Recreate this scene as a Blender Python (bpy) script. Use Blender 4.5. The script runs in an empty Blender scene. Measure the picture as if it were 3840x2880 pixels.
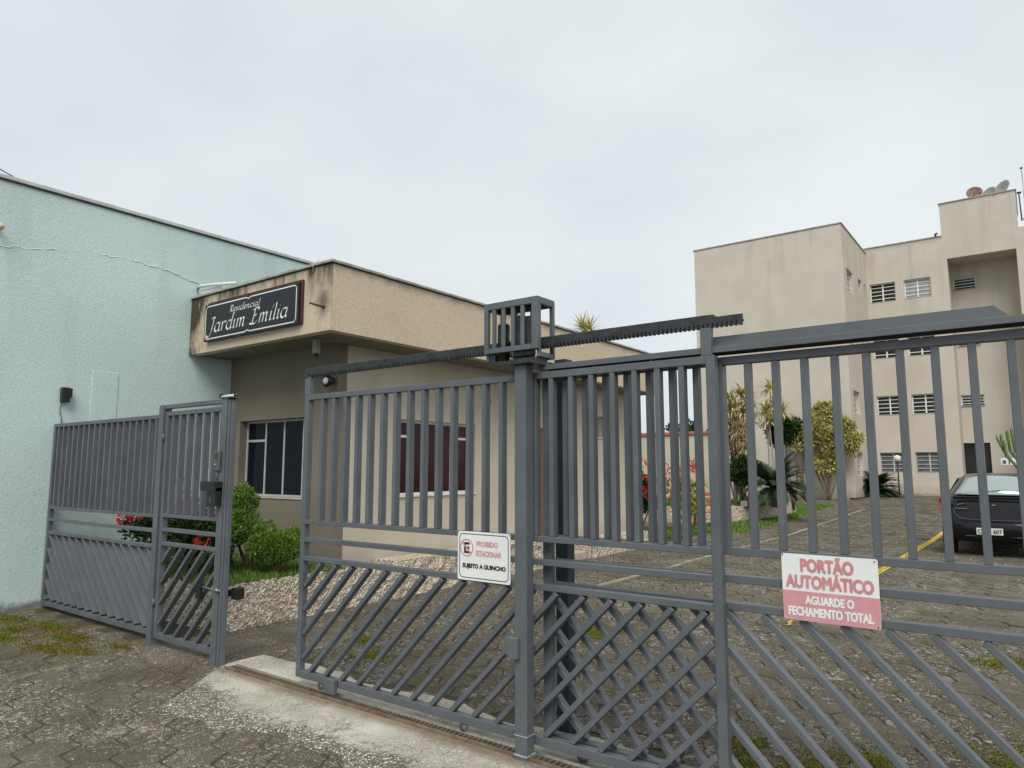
import bpy, bmesh, math, random
import numpy as np
from mathutils import Vector, Matrix
R = math.radians
random.seed(7); rng = np.random.default_rng(11)
scn = bpy.context.scene
COL = scn.collection

# ------------------------------------------------------------------ camera, sky, sun, exposure
cam_d = bpy.data.cameras.new('camera'); cam = bpy.data.objects.new('camera', cam_d); COL.objects.link(cam)
cam_d.sensor_width = 36.0; cam_d.lens = 24.61; cam_d.clip_start = 0.05; cam_d.clip_end = 3000
cam.location = (0, 0, 1.6); cam.rotation_euler = (R(90 + 6.85), 0, R(36.75))
scn.camera = cam
world = bpy.data.worlds.new('World'); scn.world = world; world.use_nodes = True
SUN_EL, SUN_AZ = 50.0, 148.0        # azimuth clockwise from +Y
def build_world():
    nt = world.node_tree; nt.nodes.clear(); N = nt.nodes.new; L = nt.links.new
    sky = N('ShaderNodeTexSky'); sky.sky_type = 'NISHITA'; sky.sun_disc = False
    sky.sun_elevation = R(SUN_EL); sky.sun_rotation = R(SUN_AZ); sky.air_density = 1.0; sky.dust_density = 2.0
    sc = N('ShaderNodeVectorMath'); sc.operation = 'SCALE'; sc.inputs['Scale'].default_value = 0.07
    L(sky.outputs[0], sc.inputs[0])
    tc = N('ShaderNodeTexCoord')
    mp = N('ShaderNodeMapping'); mp.inputs['Scale'].default_value = (1.0, 1.0, 2.2); L(tc.outputs['Generated'], mp.inputs[0])
    n1 = N('ShaderNodeTexNoise'); n1.inputs['Scale'].default_value = 1.7; n1.inputs['Detail'].default_value = 4; n1.inputs['Roughness'].default_value = .5
    L(mp.outputs[0], n1.inputs['Vector'])
    r = N('ShaderNodeValToRGB'); L(n1.outputs['Fac'], r.inputs[0])
    r.color_ramp.elements[0].position = .32; r.color_ramp.elements[0].color = (.385, .428, .455, 1)
    r.color_ramp.elements[1].position = .70; r.color_ramp.elements[1].color = (.500, .527, .530, 1)
    mx = N('ShaderNodeMix'); mx.data_type = 'RGBA'; mx.inputs['Factor'].default_value = .93
    L(sc.outputs[0], mx.inputs['A']); L(r.outputs[0], mx.inputs['B'])
    bg = N('ShaderNodeBackground'); bg.inputs['Strength'].default_value = 1.0; L(mx.outputs['Result'], bg.inputs[0])
    out = N('ShaderNodeOutputWorld'); L(bg.outputs[0], out.inputs[0])
build_world()
sun_d = bpy.data.lights.new('sun', 'SUN'); sun = bpy.data.objects.new('sun', sun_d); COL.objects.link(sun)
sun_d.energy = 1.5; sun_d.angle = R(35); sun_d.color = (1.0, .95, .87)
sun.rotation_euler = (R(90 - SUN_EL), 0, R(180 - SUN_AZ)); sun.location = (0, -5, 20)
vs = scn.view_settings; vs.view_transform = 'Standard'; vs.look = 'None'; vs.exposure = 0.80; vs.gamma = 1.0; vs.use_curve_mapping = False
scn.cycles.max_bounces = 6; scn.cycles.transparent_max_bounces = 8

# ------------------------------------------------------------------ helpers
def tag(o, label=None, cat=None, group=None, kind=None):
    if label: o['label'] = label
    if cat: o['category'] = cat
    if group: o['group'] = group
    if kind: o['kind'] = kind
    return o
def thing(name, loc, label, cat, group=None):
    o = bpy.data.objects.new(name, None); COL.objects.link(o); o.location = loc; o.empty_display_size = .2
    return tag(o, label, cat, group)
def wpos(o):
    p = Vector((0, 0, 0))
    while o is not None: p = p + o.location; o = o.parent
    return p
class MB:
    """collects shapes given in world coordinates; build() links them as one mesh object"""
    def __init__(s): s.v = []; s.f = []; s.m = []; s.sm = []
    def add(s, vs, fs, m=0, smooth=False):
        b = len(s.v); s.v.extend([tuple(map(float, p)) for p in vs])
        for f in fs: s.f.append([b + i for i in f]); s.m.append(m); s.sm.append(smooth)
        return s
    def box(s, x0, x1, y0, y1, z0, z1, m=0, c=0.0):
        if c <= 0:
            vs = [(x, y, z) for z in (z0, z1) for y in (y0, y1) for x in (x0, x1)]
            fs = [(0, 2, 3, 1), (4, 5, 7, 6), (0, 1, 5, 4), (2, 6, 7, 3), (0, 4, 6, 2), (1, 3, 7, 5)]
            return s.add(vs, fs, m)
        bm = bmesh.new(); bmesh.ops.create_cube(bm, size=1)
        for v in bm.verts: v.co = Vector(((x0 + x1) / 2 + v.co.x * (x1 - x0), (y0 + y1) / 2 + v.co.y * (y1 - y0), (z0 + z1) / 2 + v.co.z * (z1 - z0)))
        bmesh.ops.bevel(bm, geom=bm.edges[:], offset=c, segments=1, affect='EDGES')
        bm.verts.index_update(); s.add([v.co for v in bm.verts], [[v.index for v in f.verts] for f in bm.faces], m); bm.free(); return s
    def quad(s, a, b, c, d, m=0): return s.add([a, b, c, d], [(0, 1, 2, 3)], m)
    def prism(s, pts, d, m=0):
        """closed polygon pts extruded by vector d"""
        n = len(pts); d = Vector(d); A = [Vector(p) for p in pts]; B = [p + d for p in A]
        fs = [list(range(n))[::-1], [n + i for i in range(n)]] + [(i, (i + 1) % n, n + (i + 1) % n, n + i) for i in range(n)]
        return s.add(A + B, fs, m)
    def tube(s, pts, r, n=8, m=0, cap=True):
        pts = [Vector(p) for p in pts]; rs = r if isinstance(r, (list, tuple)) else [r] * len(pts)
        vs = []; fs = []
        up = Vector((0, 0, 1))
        for i, p in enumerate(pts):
            t = (pts[min(i + 1, len(pts) - 1)] - pts[max(i - 1, 0)]).normalized()
            a = t.cross(up if abs(t.z) < .95 else Vector((1, 0, 0))).normalized(); b = t.cross(a)
            for k in range(n):
                w = 2 * math.pi * k / n; vs.append(p + (a * math.cos(w) + b * math.sin(w)) * rs[i])
        for i in range(len(pts) - 1):
            for k in range(n):
                k2 = (k + 1) % n; fs.append((i * n + k, i * n + k2, (i + 1) * n + k2, (i + 1) * n + k))
        if cap: fs.append(list(range(n))); fs.append([(len(pts) - 1) * n + k for k in range(n)][::-1])
        return s.add(vs, fs, m, True)
    def ball(s, c, r, m=0, seg=12, ring=8, sc=(1, 1, 1)):
        vs = []; fs = []
        for i in range(ring + 1):
            t = math.pi * i / ring
            for k in range(seg):
                a = 2 * math.pi * k / seg
                vs.append((c[0] + r * sc[0] * math.sin(t) * math.cos(a), c[1] + r * sc[1] * math.sin(t) * math.sin(a), c[2] + r * sc[2] * math.cos(t)))
        for i in range(ring):
            for k in range(seg): fs.append((i * seg + k, (i + 1) * seg + k, (i + 1) * seg + (k + 1) % seg, i * seg + (k + 1) % seg))
        return s.add(vs, fs, m, True)
    def mesh(s, name, mats, origin=(0, 0, 0)):
        me = bpy.data.meshes.new(name); o = Vector(origin)
        me.from_pydata([tuple(Vector(v) - o) for v in s.v], [], s.f)
        for m in (mats if isinstance(mats, (list, tuple)) else [mats]): me.materials.append(m)
        if len(me.polygons) == len(s.m):
            me.polygons.foreach_set('material_index', s.m); me.polygons.foreach_set('use_smooth', s.sm)
        me.update(); return me
    def build(s, name, mats, parent=None, base=None):
        pw = wpos(parent) if parent else Vector((0, 0, 0))
        if base is None: base = pw
        me = s.mesh(name, mats, base)
        o = bpy.data.objects.new(name, me); COL.objects.link(o)
        o.parent = parent; o.location = Vector(base) - pw
        fix_normals(me)
        return o
def fix_normals(me):
    bm = bmesh.new(); bm.from_mesh(me); bmesh.ops.recalc_face_normals(bm, faces=bm.faces[:]); bm.to_mesh(me); bm.free()
def inst(name, me, parent, loc, rot=(0, 0, 0), scale=None):
    """a piece that shares mesh data; loc is in world coordinates"""
    o = bpy.data.objects.new(name, me); COL.objects.link(o); o.parent = parent
    o.location = Vector(loc) - (wpos(parent) if parent else Vector((0, 0, 0))); o.rotation_euler = rot
    if scale: o.scale = scale
    return o
def npmesh(name, V, F, mat, parent=None, smooth=False):
    """mesh from numpy arrays: V (n,3) world, F (m,k)"""
    b = wpos(parent) if parent else Vector((0, 0, 0))
    V = np.asarray(V, float) - np.array(b); F = np.asarray(F, int)
    me = bpy.data.meshes.new(name); me.from_pydata(V.tolist(), [], F.tolist()); me.materials.append(mat)
    if smooth: me.polygons.foreach_set('use_smooth', [True] * len(me.polygons))
    o = bpy.data.objects.new(name, me); COL.objects.link(o); o.parent = parent
    return o

# ------------------------------------------------------------------ materials
class NT:
    def __init__(s, name):
        s.m = bpy.data.materials.new(name); s.m.use_nodes = True; s.nt = s.m.node_tree
        s.bsdf = s.nt.nodes['Principled BSDF']; s.pos = s.N('ShaderNodeNewGeometry')
    def N(s, t): return s.nt.nodes.new(t)
    def L(s, a, b): s.nt.links.new(a, b)
    def noise(s, scale, detail=4, rough=.55, vec=None, stretch=None, dist=0):
        n = s.N('ShaderNodeTexNoise'); n.inputs['Scale'].default_value = scale; n.inputs['Detail'].default_value = detail
        n.inputs['Roughness'].default_value = rough; n.inputs['Distortion'].default_value = dist
        s.L(s.vec(stretch) if vec is None else vec, n.inputs['Vector']); return n.outputs['Fac']
    def vec(s, stretch=None, off=None):
        if stretch is None and off is None: return s.pos.outputs['Position']
        m = s.N('ShaderNodeMapping'); s.L(s.pos.outputs['Position'], m.inputs[0])
        if stretch: m.inputs['Scale'].default_value = stretch
        if off: m.inputs['Location'].default_value = off
        return m.outputs[0]
    def voro(s, scale, feature='F1', out='Distance', rnd=1.0, stretch=None):
        n = s.N('ShaderNodeTexVoronoi'); n.feature = feature; n.inputs['Scale'].default_value = scale; n.inputs['Randomness'].default_value = rnd
        s.L(s.vec(stretch), n.inputs['Vector']); return n.outputs[out]
    def ramp(s, fac, stops):
        r = s.N('ShaderNodeValToRGB'); s.L(fac, r.inputs[0]); e = r.color_ramp.elements
        while len(e) < len(stops): e.new(.5)
        for k, (p, c) in enumerate(stops):
            e[k].position = p; e[k].color = (c, c, c, 1) if isinstance(c, (int, float)) else (*c, 1)
        return r.outputs[0]
    def mix(s, fac, a, b, blend='MIX'):
        m = s.N('ShaderNodeMix'); m.data_type = 'RGBA'; m.blend_type = blend
        for k, v in (('Factor', fac), ('A', a), ('B', b)):
            if isinstance(v, (int, float)): m.inputs[k].default_value = v if k == 'Factor' else (v, v, v, 1)
            elif isinstance(v, tuple): m.inputs[k].default_value = (*v, 1)
            else: s.L(v, m.inputs[k])
        return m.outputs['Result']
    def math(s, op, a, b=0.0, clamp=False):
        m = s.N('ShaderNodeMath'); m.operation = op; m.use_clamp = clamp
        for i, v in enumerate((a, b)):
            if isinstance(v, (int, float)): m.inputs[i].default_value = v
            else: s.L(v, m.inputs[i])
        return m.outputs[0]
    def xyz(s):
        x = s.N('ShaderNodeSeparateXYZ'); s.L(s.pos.outputs['Position'], x.inputs[0]); return x.outputs
    def rng(s, v, a, b, c=0.0, d=1.0):
        m = s.N('ShaderNodeMapRange'); s.L(v, m.inputs[0]); m.inputs[1].default_value = a; m.inputs[2].default_value = b
        m.inputs[3].default_value = c; m.inputs[4].default_value = d; return m.outputs[0]
    def bump(s, h, strength=.5, dist=.01, prev=None):
        b = s.N('ShaderNodeBump'); b.inputs['Strength'].default_value = strength; b.inputs['Distance'].default_value = dist
        s.L(h, b.inputs['Height'])
        if prev is not None: s.L(prev, b.inputs['Normal'])
        return b.outputs[0]
    def done(s, col, rough=.7, normal=None, metallic=0.0, spec=.4):
        B = s.bsdf.inputs
        if isinstance(col, tuple): B['Base Color'].default_value = (*col, 1)
        else: s.L(col, B['Base Color'])
        if isinstance(rough, (int, float)): B['Roughness'].default_value = rough
        else: s.L(rough, B['Roughness'])
        B['Metallic'].default_value = metallic; B['Specular IOR Level'].default_value = spec
        if normal is not None: s.L(normal, B['Normal'])
        return s.m
def simple(name, col, rough=.6, var=.12, scale=6, bump=0, bscale=60, metallic=0, spec=.4):
    n = NT(name); f = n.noise(scale, 5)
    a = tuple(max(0, c * (1 - var)) for c in col); b = tuple(min(1, c * (1 + var)) for c in col)
    c = n.ramp(f, [(.3, a), (.7, b)])
    nm = n.bump(n.noise(bscale, 4), bump, .005) if bump else None
    return n.done(c, rough, nm, metallic, spec)

def paint_gate():
    n = NT('grey_gate_paint')
    c = n.ramp(n.noise(3.5, 5), [(.3, (.088, .099, .111)), (.7, (.120, .133, .147))])
    grime = n.ramp(n.noise(14, 6, .65, stretch=(1, 1, .35)), [(.56, 0.0), (.80, 1.0)])
    c = n.mix(n.math('MULTIPLY', grime, .38), c, (.12, .105, .085))
    chip = n.ramp(n.noise(70, 3), [(.70, 0.0), (.74, 1.0)])
    c = n.mix(n.math('MULTIPLY', chip, .25), c, (.16, .11, .075))
    nm = n.bump(n.noise(45, 4), .12, .004)
    return n.done(c, n.ramp(n.noise(8, 4), [(.3, .38), (.7, .58)]), nm, 0, .45)
M_GATE = paint_gate()
M_RACK = simple('greasy_rack_steel', (.045, .048, .052), .45, .35, 25, .5, 90, .4)
M_STEEL = simple('worn_steel', (.32, .31, .29), .42, .25, 30, .3, 80, .7)
M_BLACK = simple('black_plastic', (.012, .013, .014), .38, .2, 10)
M_WHITEPL = simple('white_plastic', (.68, .69, .68), .45, .06, 10)
M_DARKSTEEL = simple('dark_post_paint', (.028, .036, .048), .5, .25, 6, .2, 60)

def stucco_blue():
    n = NT('blue_green_textured_wall_paint')
    base = n.ramp(n.noise(.55, 5), [(.3, (.535, .665, .652)), (.7, (.605, .735, .722))])
    z = n.xyz()[2]
    low = n.rng(n.math('ADD', z, n.math('MULTIPLY', n.noise(5.0, 7, .7), .34)), .20, .30, 1, 0)
    st = n.noise(3, 5, .6, stretch=(1, 1, .12))
    base = n.mix(n.math('MULTIPLY', n.ramp(st, [(.55, 0.0), (.75, 1.0)]), .22), base, (.30, .36, .33))
    base = n.mix(n.math('MULTIPLY', low, .85), base, (.13, .13, .105))
    base = n.mix(n.math('MULTIPLY', n.ramp(n.noise(1.3, 6, .65), [(.58, 0.0), (.66, 1.0)]), .16), base, (.56, .64, .62))
    sp = n.ramp(n.noise(48, 5, .75), [(.38, .91), (.62, 1.07)])
    base = n.mix(1.0, base, sp, 'MULTIPLY')
    h = n.noise(34, 5, .75); h2 = n.noise(150, 2)
    nm = n.bump(h, .6, .010, n.bump(h2, .3, .004))
    return n.done(base, .85, nm, 0, .2)
M_BLUE = stucco_blue()
def plaster(name, c1, c2, streak=.35, sc=(.20, .19, .16), bs=30, ztop=None, zdrop=.8, low=None, bstr=.35):
    n = NT(name)
    base = n.ramp(n.noise(.8, 6, .6), [(.3, c1), (.7, c2)])
    st = n.ramp(n.noise(2.2, 6, .65, stretch=(1, 1, .07)), [(.50, 0.0), (.78, 1.0)])
    z = n.xyz()[2]
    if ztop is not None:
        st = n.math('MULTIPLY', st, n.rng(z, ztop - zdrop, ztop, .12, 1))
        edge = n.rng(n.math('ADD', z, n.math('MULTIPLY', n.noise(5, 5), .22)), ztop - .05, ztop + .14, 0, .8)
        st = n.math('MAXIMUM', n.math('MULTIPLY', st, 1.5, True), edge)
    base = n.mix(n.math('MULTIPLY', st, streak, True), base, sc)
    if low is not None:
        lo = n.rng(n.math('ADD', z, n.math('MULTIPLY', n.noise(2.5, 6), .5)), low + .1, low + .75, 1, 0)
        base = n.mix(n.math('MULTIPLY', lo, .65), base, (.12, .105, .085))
    nm = n.bump(n.noise(bs, 5, .65), bstr, .01)
    return n.done(base, .88, nm, 0, .2)
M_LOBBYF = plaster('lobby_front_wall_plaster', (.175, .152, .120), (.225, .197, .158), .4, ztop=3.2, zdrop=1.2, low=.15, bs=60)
M_LOBBY = plaster('lobby_wall_plaster', (.52, .465, .37), (.60, .54, .44), .3, ztop=3.2, zdrop=1.2, low=.15, bs=60)
M_APT = plaster('apartment_wall_plaster', (.505, .458, .395), (.575, .528, .46), .42, (.25, .225, .19), 12, ztop=12.4, zdrop=6.0, low=.3)
M_APT2 = plaster('apartment_tower_plaster', (.485, .443, .382), (.55, .508, .442), .40, (.20, .19, .165), 12, ztop=14.1, zdrop=3.2)
def granilite():
    n = NT('washed_grit_fascia')
    sp = n.voro(130, 'F1', 'Color')
    hs = n.N('ShaderNodeSeparateColor'); n.L(sp, hs.inputs[0])
    base = n.ramp(hs.outputs[0], [(0.0, (.36, .28, .20)), (.45, (.62, .51, .37)), (.8, (.72, .61, .47)), (1.0, (.88, .81, .68))])
    base = n.mix(.45, base, n.ramp(n.noise(1.4, 5), [(.3, (.56, .455, .33)), (.7, (.67, .56, .415))]))
    X = n.xyz(); z = X[2]; y = X[1]; x = X[0]
    front = n.rng(y, 5.005, 5.03, 1, 0)
    st = n.ramp(n.noise(3.2, 6, .7, stretch=(1, 1, .22)), [(.40, 0.0), (.60, 1.0)])
    topm = n.math('ADD', n.rng(z, 3.45, 3.80, 0, .75), n.rng(z, 3.80, 3.93, 0, .5))
    left = n.rng(n.math('ADD', x, n.math('MULTIPLY', n.noise(7, 7, .72, stretch=(1, 1, .45)), 1.1)), -8.80, -8.45, 1, 0)
    f = n.math('MULTIPLY', n.math('ADD', n.math('MULTIPLY', st, topm), n.math('MULTIPLY', left, 1.15), True), front)
    stain2 = n.math('MULTIPLY', n.rng(n.math('ADD', z, n.math('MULTIPLY', n.noise(6, 5), .2)), 3.93, 4.06, 0, .7), 1.0)
    f = n.math('MAXIMUM', f, n.math('MULTIPLY', stain2, .8))
    dx = n.math('ADD', x, 6.44); dz = n.math('ADD', z, -3.50)
    rr = n.math('SQRT', n.math('ADD', n.math('MULTIPLY', dx, dx), n.math('MULTIPLY', n.math('MULTIPLY', dz, dz), .7)))
    spot = n.math('MULTIPLY', n.rng(n.math('ADD', rr, n.math('MULTIPLY', n.noise(9, 6, .7), .16)), .12, .26, .75, 0), front)
    f = n.math('MAXIMUM', f, spot)
    fb = n.math('MULTIPLY', front, .25)
    base = n.mix(fb, base, (.42, .36, .28))
    base = n.mix(n.math('MULTIPLY', f, .95), base, (.040, .033, .025))
    nm = n.bump(n.voro(110), .7, .006)
    return n.done(base, .85, nm, 0, .25)
M_GRIT = granilite()
M_COPING = simple('weathered_cement_coping', (.34, .33, .29), .85, .3, 5, .4, 40)
M_DARKDRIP = simple('dark_drip_edge', (.05, .048, .042), .8, .3, 10)
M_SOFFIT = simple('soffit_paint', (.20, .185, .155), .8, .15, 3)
M_ROOFMETAL = simple('roof_flashing', (.50, .52, .52), .5, .15, 6)
def rough_stone():
    n = NT('rough_crushed_stone_wall')
    sp = n.N('ShaderNodeSeparateColor'); n.L(n.voro(62, 'F1', 'Color'), sp.inputs[0])
    base = n.ramp(sp.outputs[0], [(0, (.33, .25, .18)), (.3, (.55, .45, .35)), (.7, (.70, .60, .49)), (1, (.90, .84, .74))])
    base = n.mix(n.math('MULTIPLY', n.ramp(n.noise(3, 6, .7), [(.5, 0.0), (.7, 1.0)]), .4), base, (.18, .16, .12))
    ed = n.ramp(n.voro(38, 'DISTANCE_TO_EDGE'), [(0.0, 1.0), (.12, 0.0)])
    base = n.mix(n.math('MULTIPLY', ed, .35), base, (.12, .10, .075))
    nm = n.bump(n.voro(50), 1.0, .016, n.bump(n.noise(16, 5, .7), .5, .02))
    return n.done(base, .9, nm, 0, .2)
M_STONE = rough_stone()
def paver_mat(name, dark=1.0, moss=0.35, mossfn=None, gk=.92):
    n = NT(name)
    a = n.ramp(n.noise(1.1, 6, .62), [(.3, (.080 * dark, .070 * dark, .052 * dark)), (.5, (.140 * dark, .124 * dark, .097 * dark)), (.68, (.205 * dark, .185 * dark, .15 * dark)), (.78, (.31 * dark, .285 * dark, .24 * dark))])
    isl = n.pos.outputs['Random Per Island'] if name.startswith('far') else None
    oi = n.N('ShaderNodeObjectInfo'); rnd = isl if isl is not None else oi.outputs['Random']
    a = n.mix(.55, a, n.ramp(rnd, [(0, .84), (1, 1.12)]), 'MULTIPLY')
    v = n.N('ShaderNodeSeparateColor'); n.L(n.voro(120, 'F1', 'Color'), v.inputs[0])
    grit = n.ramp(v.outputs[0], [(.0, (.030, .025, .018)), (.3, (.085, .072, .053)), (.66, (.165, .145, .114)), (.88, (.25, .23, .192)), (.965, (.50, .475, .42)), (1.0, (.85, .82, .76))])
    grit = n.mix(1.0, grit, (gk, gk * .985, gk * .95), 'MULTIPLY')
    v2 = n.N('ShaderNodeSeparateColor'); n.L(n.voro(34, 'F1', 'Color'), v2.inputs[0])
    peb = n.ramp(v2.outputs[1], [(.93, 0.0), (.96, 1.0)])
    gm = n.ramp(n.noise(.9, 5, .6), [(.36, .15), (.56, .85)])
    c = n.mix(gm, a, grit)
    c = n.mix(n.math('MULTIPLY', n.math('MULTIPLY', peb, gm), .5), c, (.62, .60, .55))
    blot = n.ramp(n.noise(1.5, 7, .70), [(.47, 0.0), (.60, 1.0)])
    c = n.mix(n.math('MULTIPLY', blot, .55), c, (.070, .056, .036))
    pale = n.ramp(n.noise(1.9, 8, .75, dist=.4), [(.60, 0.0), (.66, 1.0)])
    c = n.mix(n.math('MULTIPLY', pale, .55), c, n.ramp(n.noise(40, 4), [(.3, (.26, .235, .19)), (.7, (.46, .43, .37))]))
    if moss:
        mk = n.math('MULTIPLY', n.ramp(n.noise(1.7, 7, .72), [(.54, 0.0), (.66, 1.0)]), moss)
        if mossfn: mk = mossfn(n, mk)
        c = n.mix(mk, c, n.ramp(n.noise(25, 4), [(.3, (.060, .062, .014)), (.7, (.125, .120, .030))]))
    nm = n.bump(n.voro(120), .55, .005, n.bump(n.noise(28, 6, .7), .55, .012))
    return n.done(c, .9, nm, 0, .25)
def side_moss(n, mk):
    X = n.xyz()
    near = n.math('MULTIPLY', n.rng(X[0], -6.3, -7.2, 0, 1), n.rng(X[1], 2.0, 2.9, 0, 1))
    m2 = n.math('MULTIPLY', n.ramp(n.noise(2.6, 6, .65), [(.44, 0.0), (.56, 1.0)]), near)
    return n.math('MAXIMUM', n.math('MULTIPLY', mk, .25), n.math('MULTIPLY', m2, .8))
M_PAVER = paver_mat('near_paver_concrete', .86, .3, side_moss)
M_PAVER2 = paver_mat('yard_paver_concrete', .74, .6, None, .75)
M_PAVER3 = paver_mat('far_paver_concrete', .95, .45, None, .8)
M_DIRT = simple('joint_dirt', (.062, .053, .037), .95, .35, 9, .5, 60)
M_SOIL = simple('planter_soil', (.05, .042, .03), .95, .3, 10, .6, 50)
M_EARTH = simple('packed_earth', (.14, .125, .095), .95, .3, .6, .4, 30)
def strip_mat():
    n = NT('worn_cement_strip')
    base = n.ramp(n.noise(1.2, 6, .62), [(.30, (.20, .178, .14)), (.44, (.42, .395, .34)), (.62, (.62, .595, .53))])
    sp = n.N('ShaderNodeSeparateColor'); n.L(n.voro(110, 'F1', 'Color'), sp.inputs[0])
    grit = n.ramp(sp.outputs[0], [(0, (.10, .088, .07)), (.5, (.26, .235, .19)), (1, (.60, .57, .50))])
    c = n.mix(n.ramp(n.noise(1.6, 6, .6), [(.40, .15), (.62, .75)]), base, grit)
    X = n.xyz(); y = X[1]
    wob = n.math('ADD', y, n.math('MULTIPLY', n.math('SUBTRACT', n.noise(4, 6), .5), .12))
    rust = n.math('MULTIPLY', n.rng(wob, 3.16, 3.25, 0, 1), n.rng(wob, 3.34, 3.30, 0, 1))
    fade = n.rng(n.math('ADD', y, n.math('MULTIPLY', n.math('SUBTRACT', n.noise(1.5, 8, .74), .5), 1.5)), 2.84, 3.00, .95, 0)
    c = n.mix(fade, c, n.ramp(sp.outputs[0], [(0, (.05, .042, .032)), (.5, (.135, .118, .092)), (.86, (.26, .24, .20)), (1, (.85, .82, .75))]))
    c = n.mix(n.math('MULTIPLY', rust, .7), c, n.ramp(n.noise(9, 4), [(.3, (.10, .065, .035)), (.7, (.22, .145, .08))]))
    dk = n.ramp(n.noise(.8, 5, .6, vec=n.vec((1, 2.2, 1))), [(.56, 0.0), (.70, 1.0)])
    c = n.mix(n.math('MULTIPLY', dk, .55), c, (.13, .12, .095))
    nm = n.bump(n.voro(110), .35, .004, n.bump(n.noise(20, 6, .7), .4, .012))
    return n.done(c, .85, nm, 0, .3)
M_STRIP = strip_mat()
def glass_mat(name, col=(.01, .012, .015), rough=.06):
    n = NT(name); return n.done(n.ramp(n.noise(1.5, 3), [(.3, col), (.7, tuple(c * 1.8 for c in col))]), rough, None, 0, .18)
M_GLASS = glass_mat('dark_window_glass', (.004, .005, .010))
M_GLASSRED = glass_mat('window_glass_with_burgundy_curtain', (.035, .008, .012), .12)
M_FROST = simple('frosted_window_glass', (.32, .35, .35), .25, .2, 3)
M_DKGLASS = glass_mat('far_window_dark_glass', (.02, .022, .024), .2)
M_ALU = simple('aluminium_window_frame', (.46, .47, .46), .4, .12, 8)
M_WHITEFR = simple('white_window_frame', (.74, .74, .71), .5, .06, 8)
M_GREYGL = simple('grey_ground_floor_glass', (.11, .12, .13), .25, .3, 4)
M_DOORWOOD = simple('orange_brown_wooden_door', (.26, .105, .038), .5, .3, 12, .3, 30)
M_BENCH = simple('orange_varnished_wood', (.42, .16, .045), .5, .3, 12, .3, 40)
M_BARK = simple('plant_bark', (.16, .125, .09), .9, .3, 20, .6, 40)
M_PALEBARK = simple('pale_stem_bark', (.36, .33, .26), .85, .25, 15, .5, 40)
M_SIGNBLK = simple('black_sign_panel', (.016, .017, .024), .35, .3, 3)
M_SIGNRED = simple('dark_red_sign_frame', (.065, .014, .014), .5, .25, 6)
M_SIGNWH = simple('white_sign_plate', (.76, .78, .77), .45, .05, 4)
M_INKRED = simple('faded_red_print', (.58, .24, .265), .5, .12, 12)
M_INKPINK = simple('faded_pink_print', (.60, .29, .32), .5, .1, 12)
M_INKBLK = simple('black_print', (.02, .02, .022), .5, .2, 12)
M_LETTER = simple('white_painted_letters', (.78, .78, .74), .5, .05, 20)
M_YELLOW = simple('worn_yellow_line_paint', (.58, .40, .06), .8, .35, 8, .5, 60)
M_KERB = simple('pale_kerb_concrete', (.40, .375, .31), .9, .25, 5, .4, 40)
M_REDCAP = simple('red_wall_capping', (.44, .12, .10), .7, .2, 5)
M_BEIGEWALL = simple('beige_yard_wall', (.50, .45, .36), .85, .12, 1.5, .2, 20)
def leaf_mat(name, c1, c2, c3=None, rough=.5, trans=.0):
    n = NT(name); r = n.pos.outputs['Random Per Island']
    stops = [(0, c1), (.6, c2)] + ([(1.0, c3)] if c3 else [])
    c = n.ramp(r, stops)
    m = n.done(c, rough, None, 0, .35)
    n.bsdf.inputs['Subsurface Weight'].default_value = 0
    # leaves let a little light through
    tr = n.N('ShaderNodeBsdfTranslucent'); n.L(c, tr.inputs[0])
    ms = n.N('ShaderNodeMixShader'); ms.inputs[0].default_value = .22
    out = [x for x in n.nt.nodes if x.type == 'OUTPUT_MATERIAL'][0]
    n.L(n.bsdf.outputs[0], ms.inputs[1]); n.L(tr.outputs[0], ms.inputs[2]); n.L(ms.outputs[0], out.inputs[0])
    return m
M_LEAF = leaf_mat('box_shrub_leaves', (.055, .115, .014), (.12, .235, .028), (.25, .38, .06))
M_LEAFDK = leaf_mat('dark_glossy_leaves', (.012, .030, .008), (.030, .065, .014), (.06, .11, .025), .35)
M_CROTON = leaf_mat('yellow_green_croton_leaves', (.14, .16, .035), (.50, .48, .15), (.80, .76, .38))
M_DRAC = leaf_mat('olive_yellow_strap_leaves', (.24, .24, .07), (.55, .48, .17), (.80, .70, .38))
M_DRYLEAF = leaf_mat('dry_orange_straw_leaves', (.24, .16, .075), (.42, .30, .15), (.62, .50, .32), .8)
M_CYCAD = leaf_mat('cycad_fronds', (.010, .026, .009), (.022, .050, .018), (.06, .10, .04), .5)
M_GRASS = leaf_mat('lawn_grass', (.065, .14, .014), (.13, .25, .028), (.23, .34, .06), .6)
M_MOSS = leaf_mat('moss_and_weeds', (.075, .082, .010), (.15, .155, .018), (.27, .26, .04), .8)
M_FLOWER = leaf_mat('red_flower_petals', (.45, .025, .02), (.62, .05, .04), (.75, .13, .09), .5)
M_CACTUS = simple('cactus_skin', (.10, .17, .045), .6, .3, 10, .4, 40)

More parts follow.
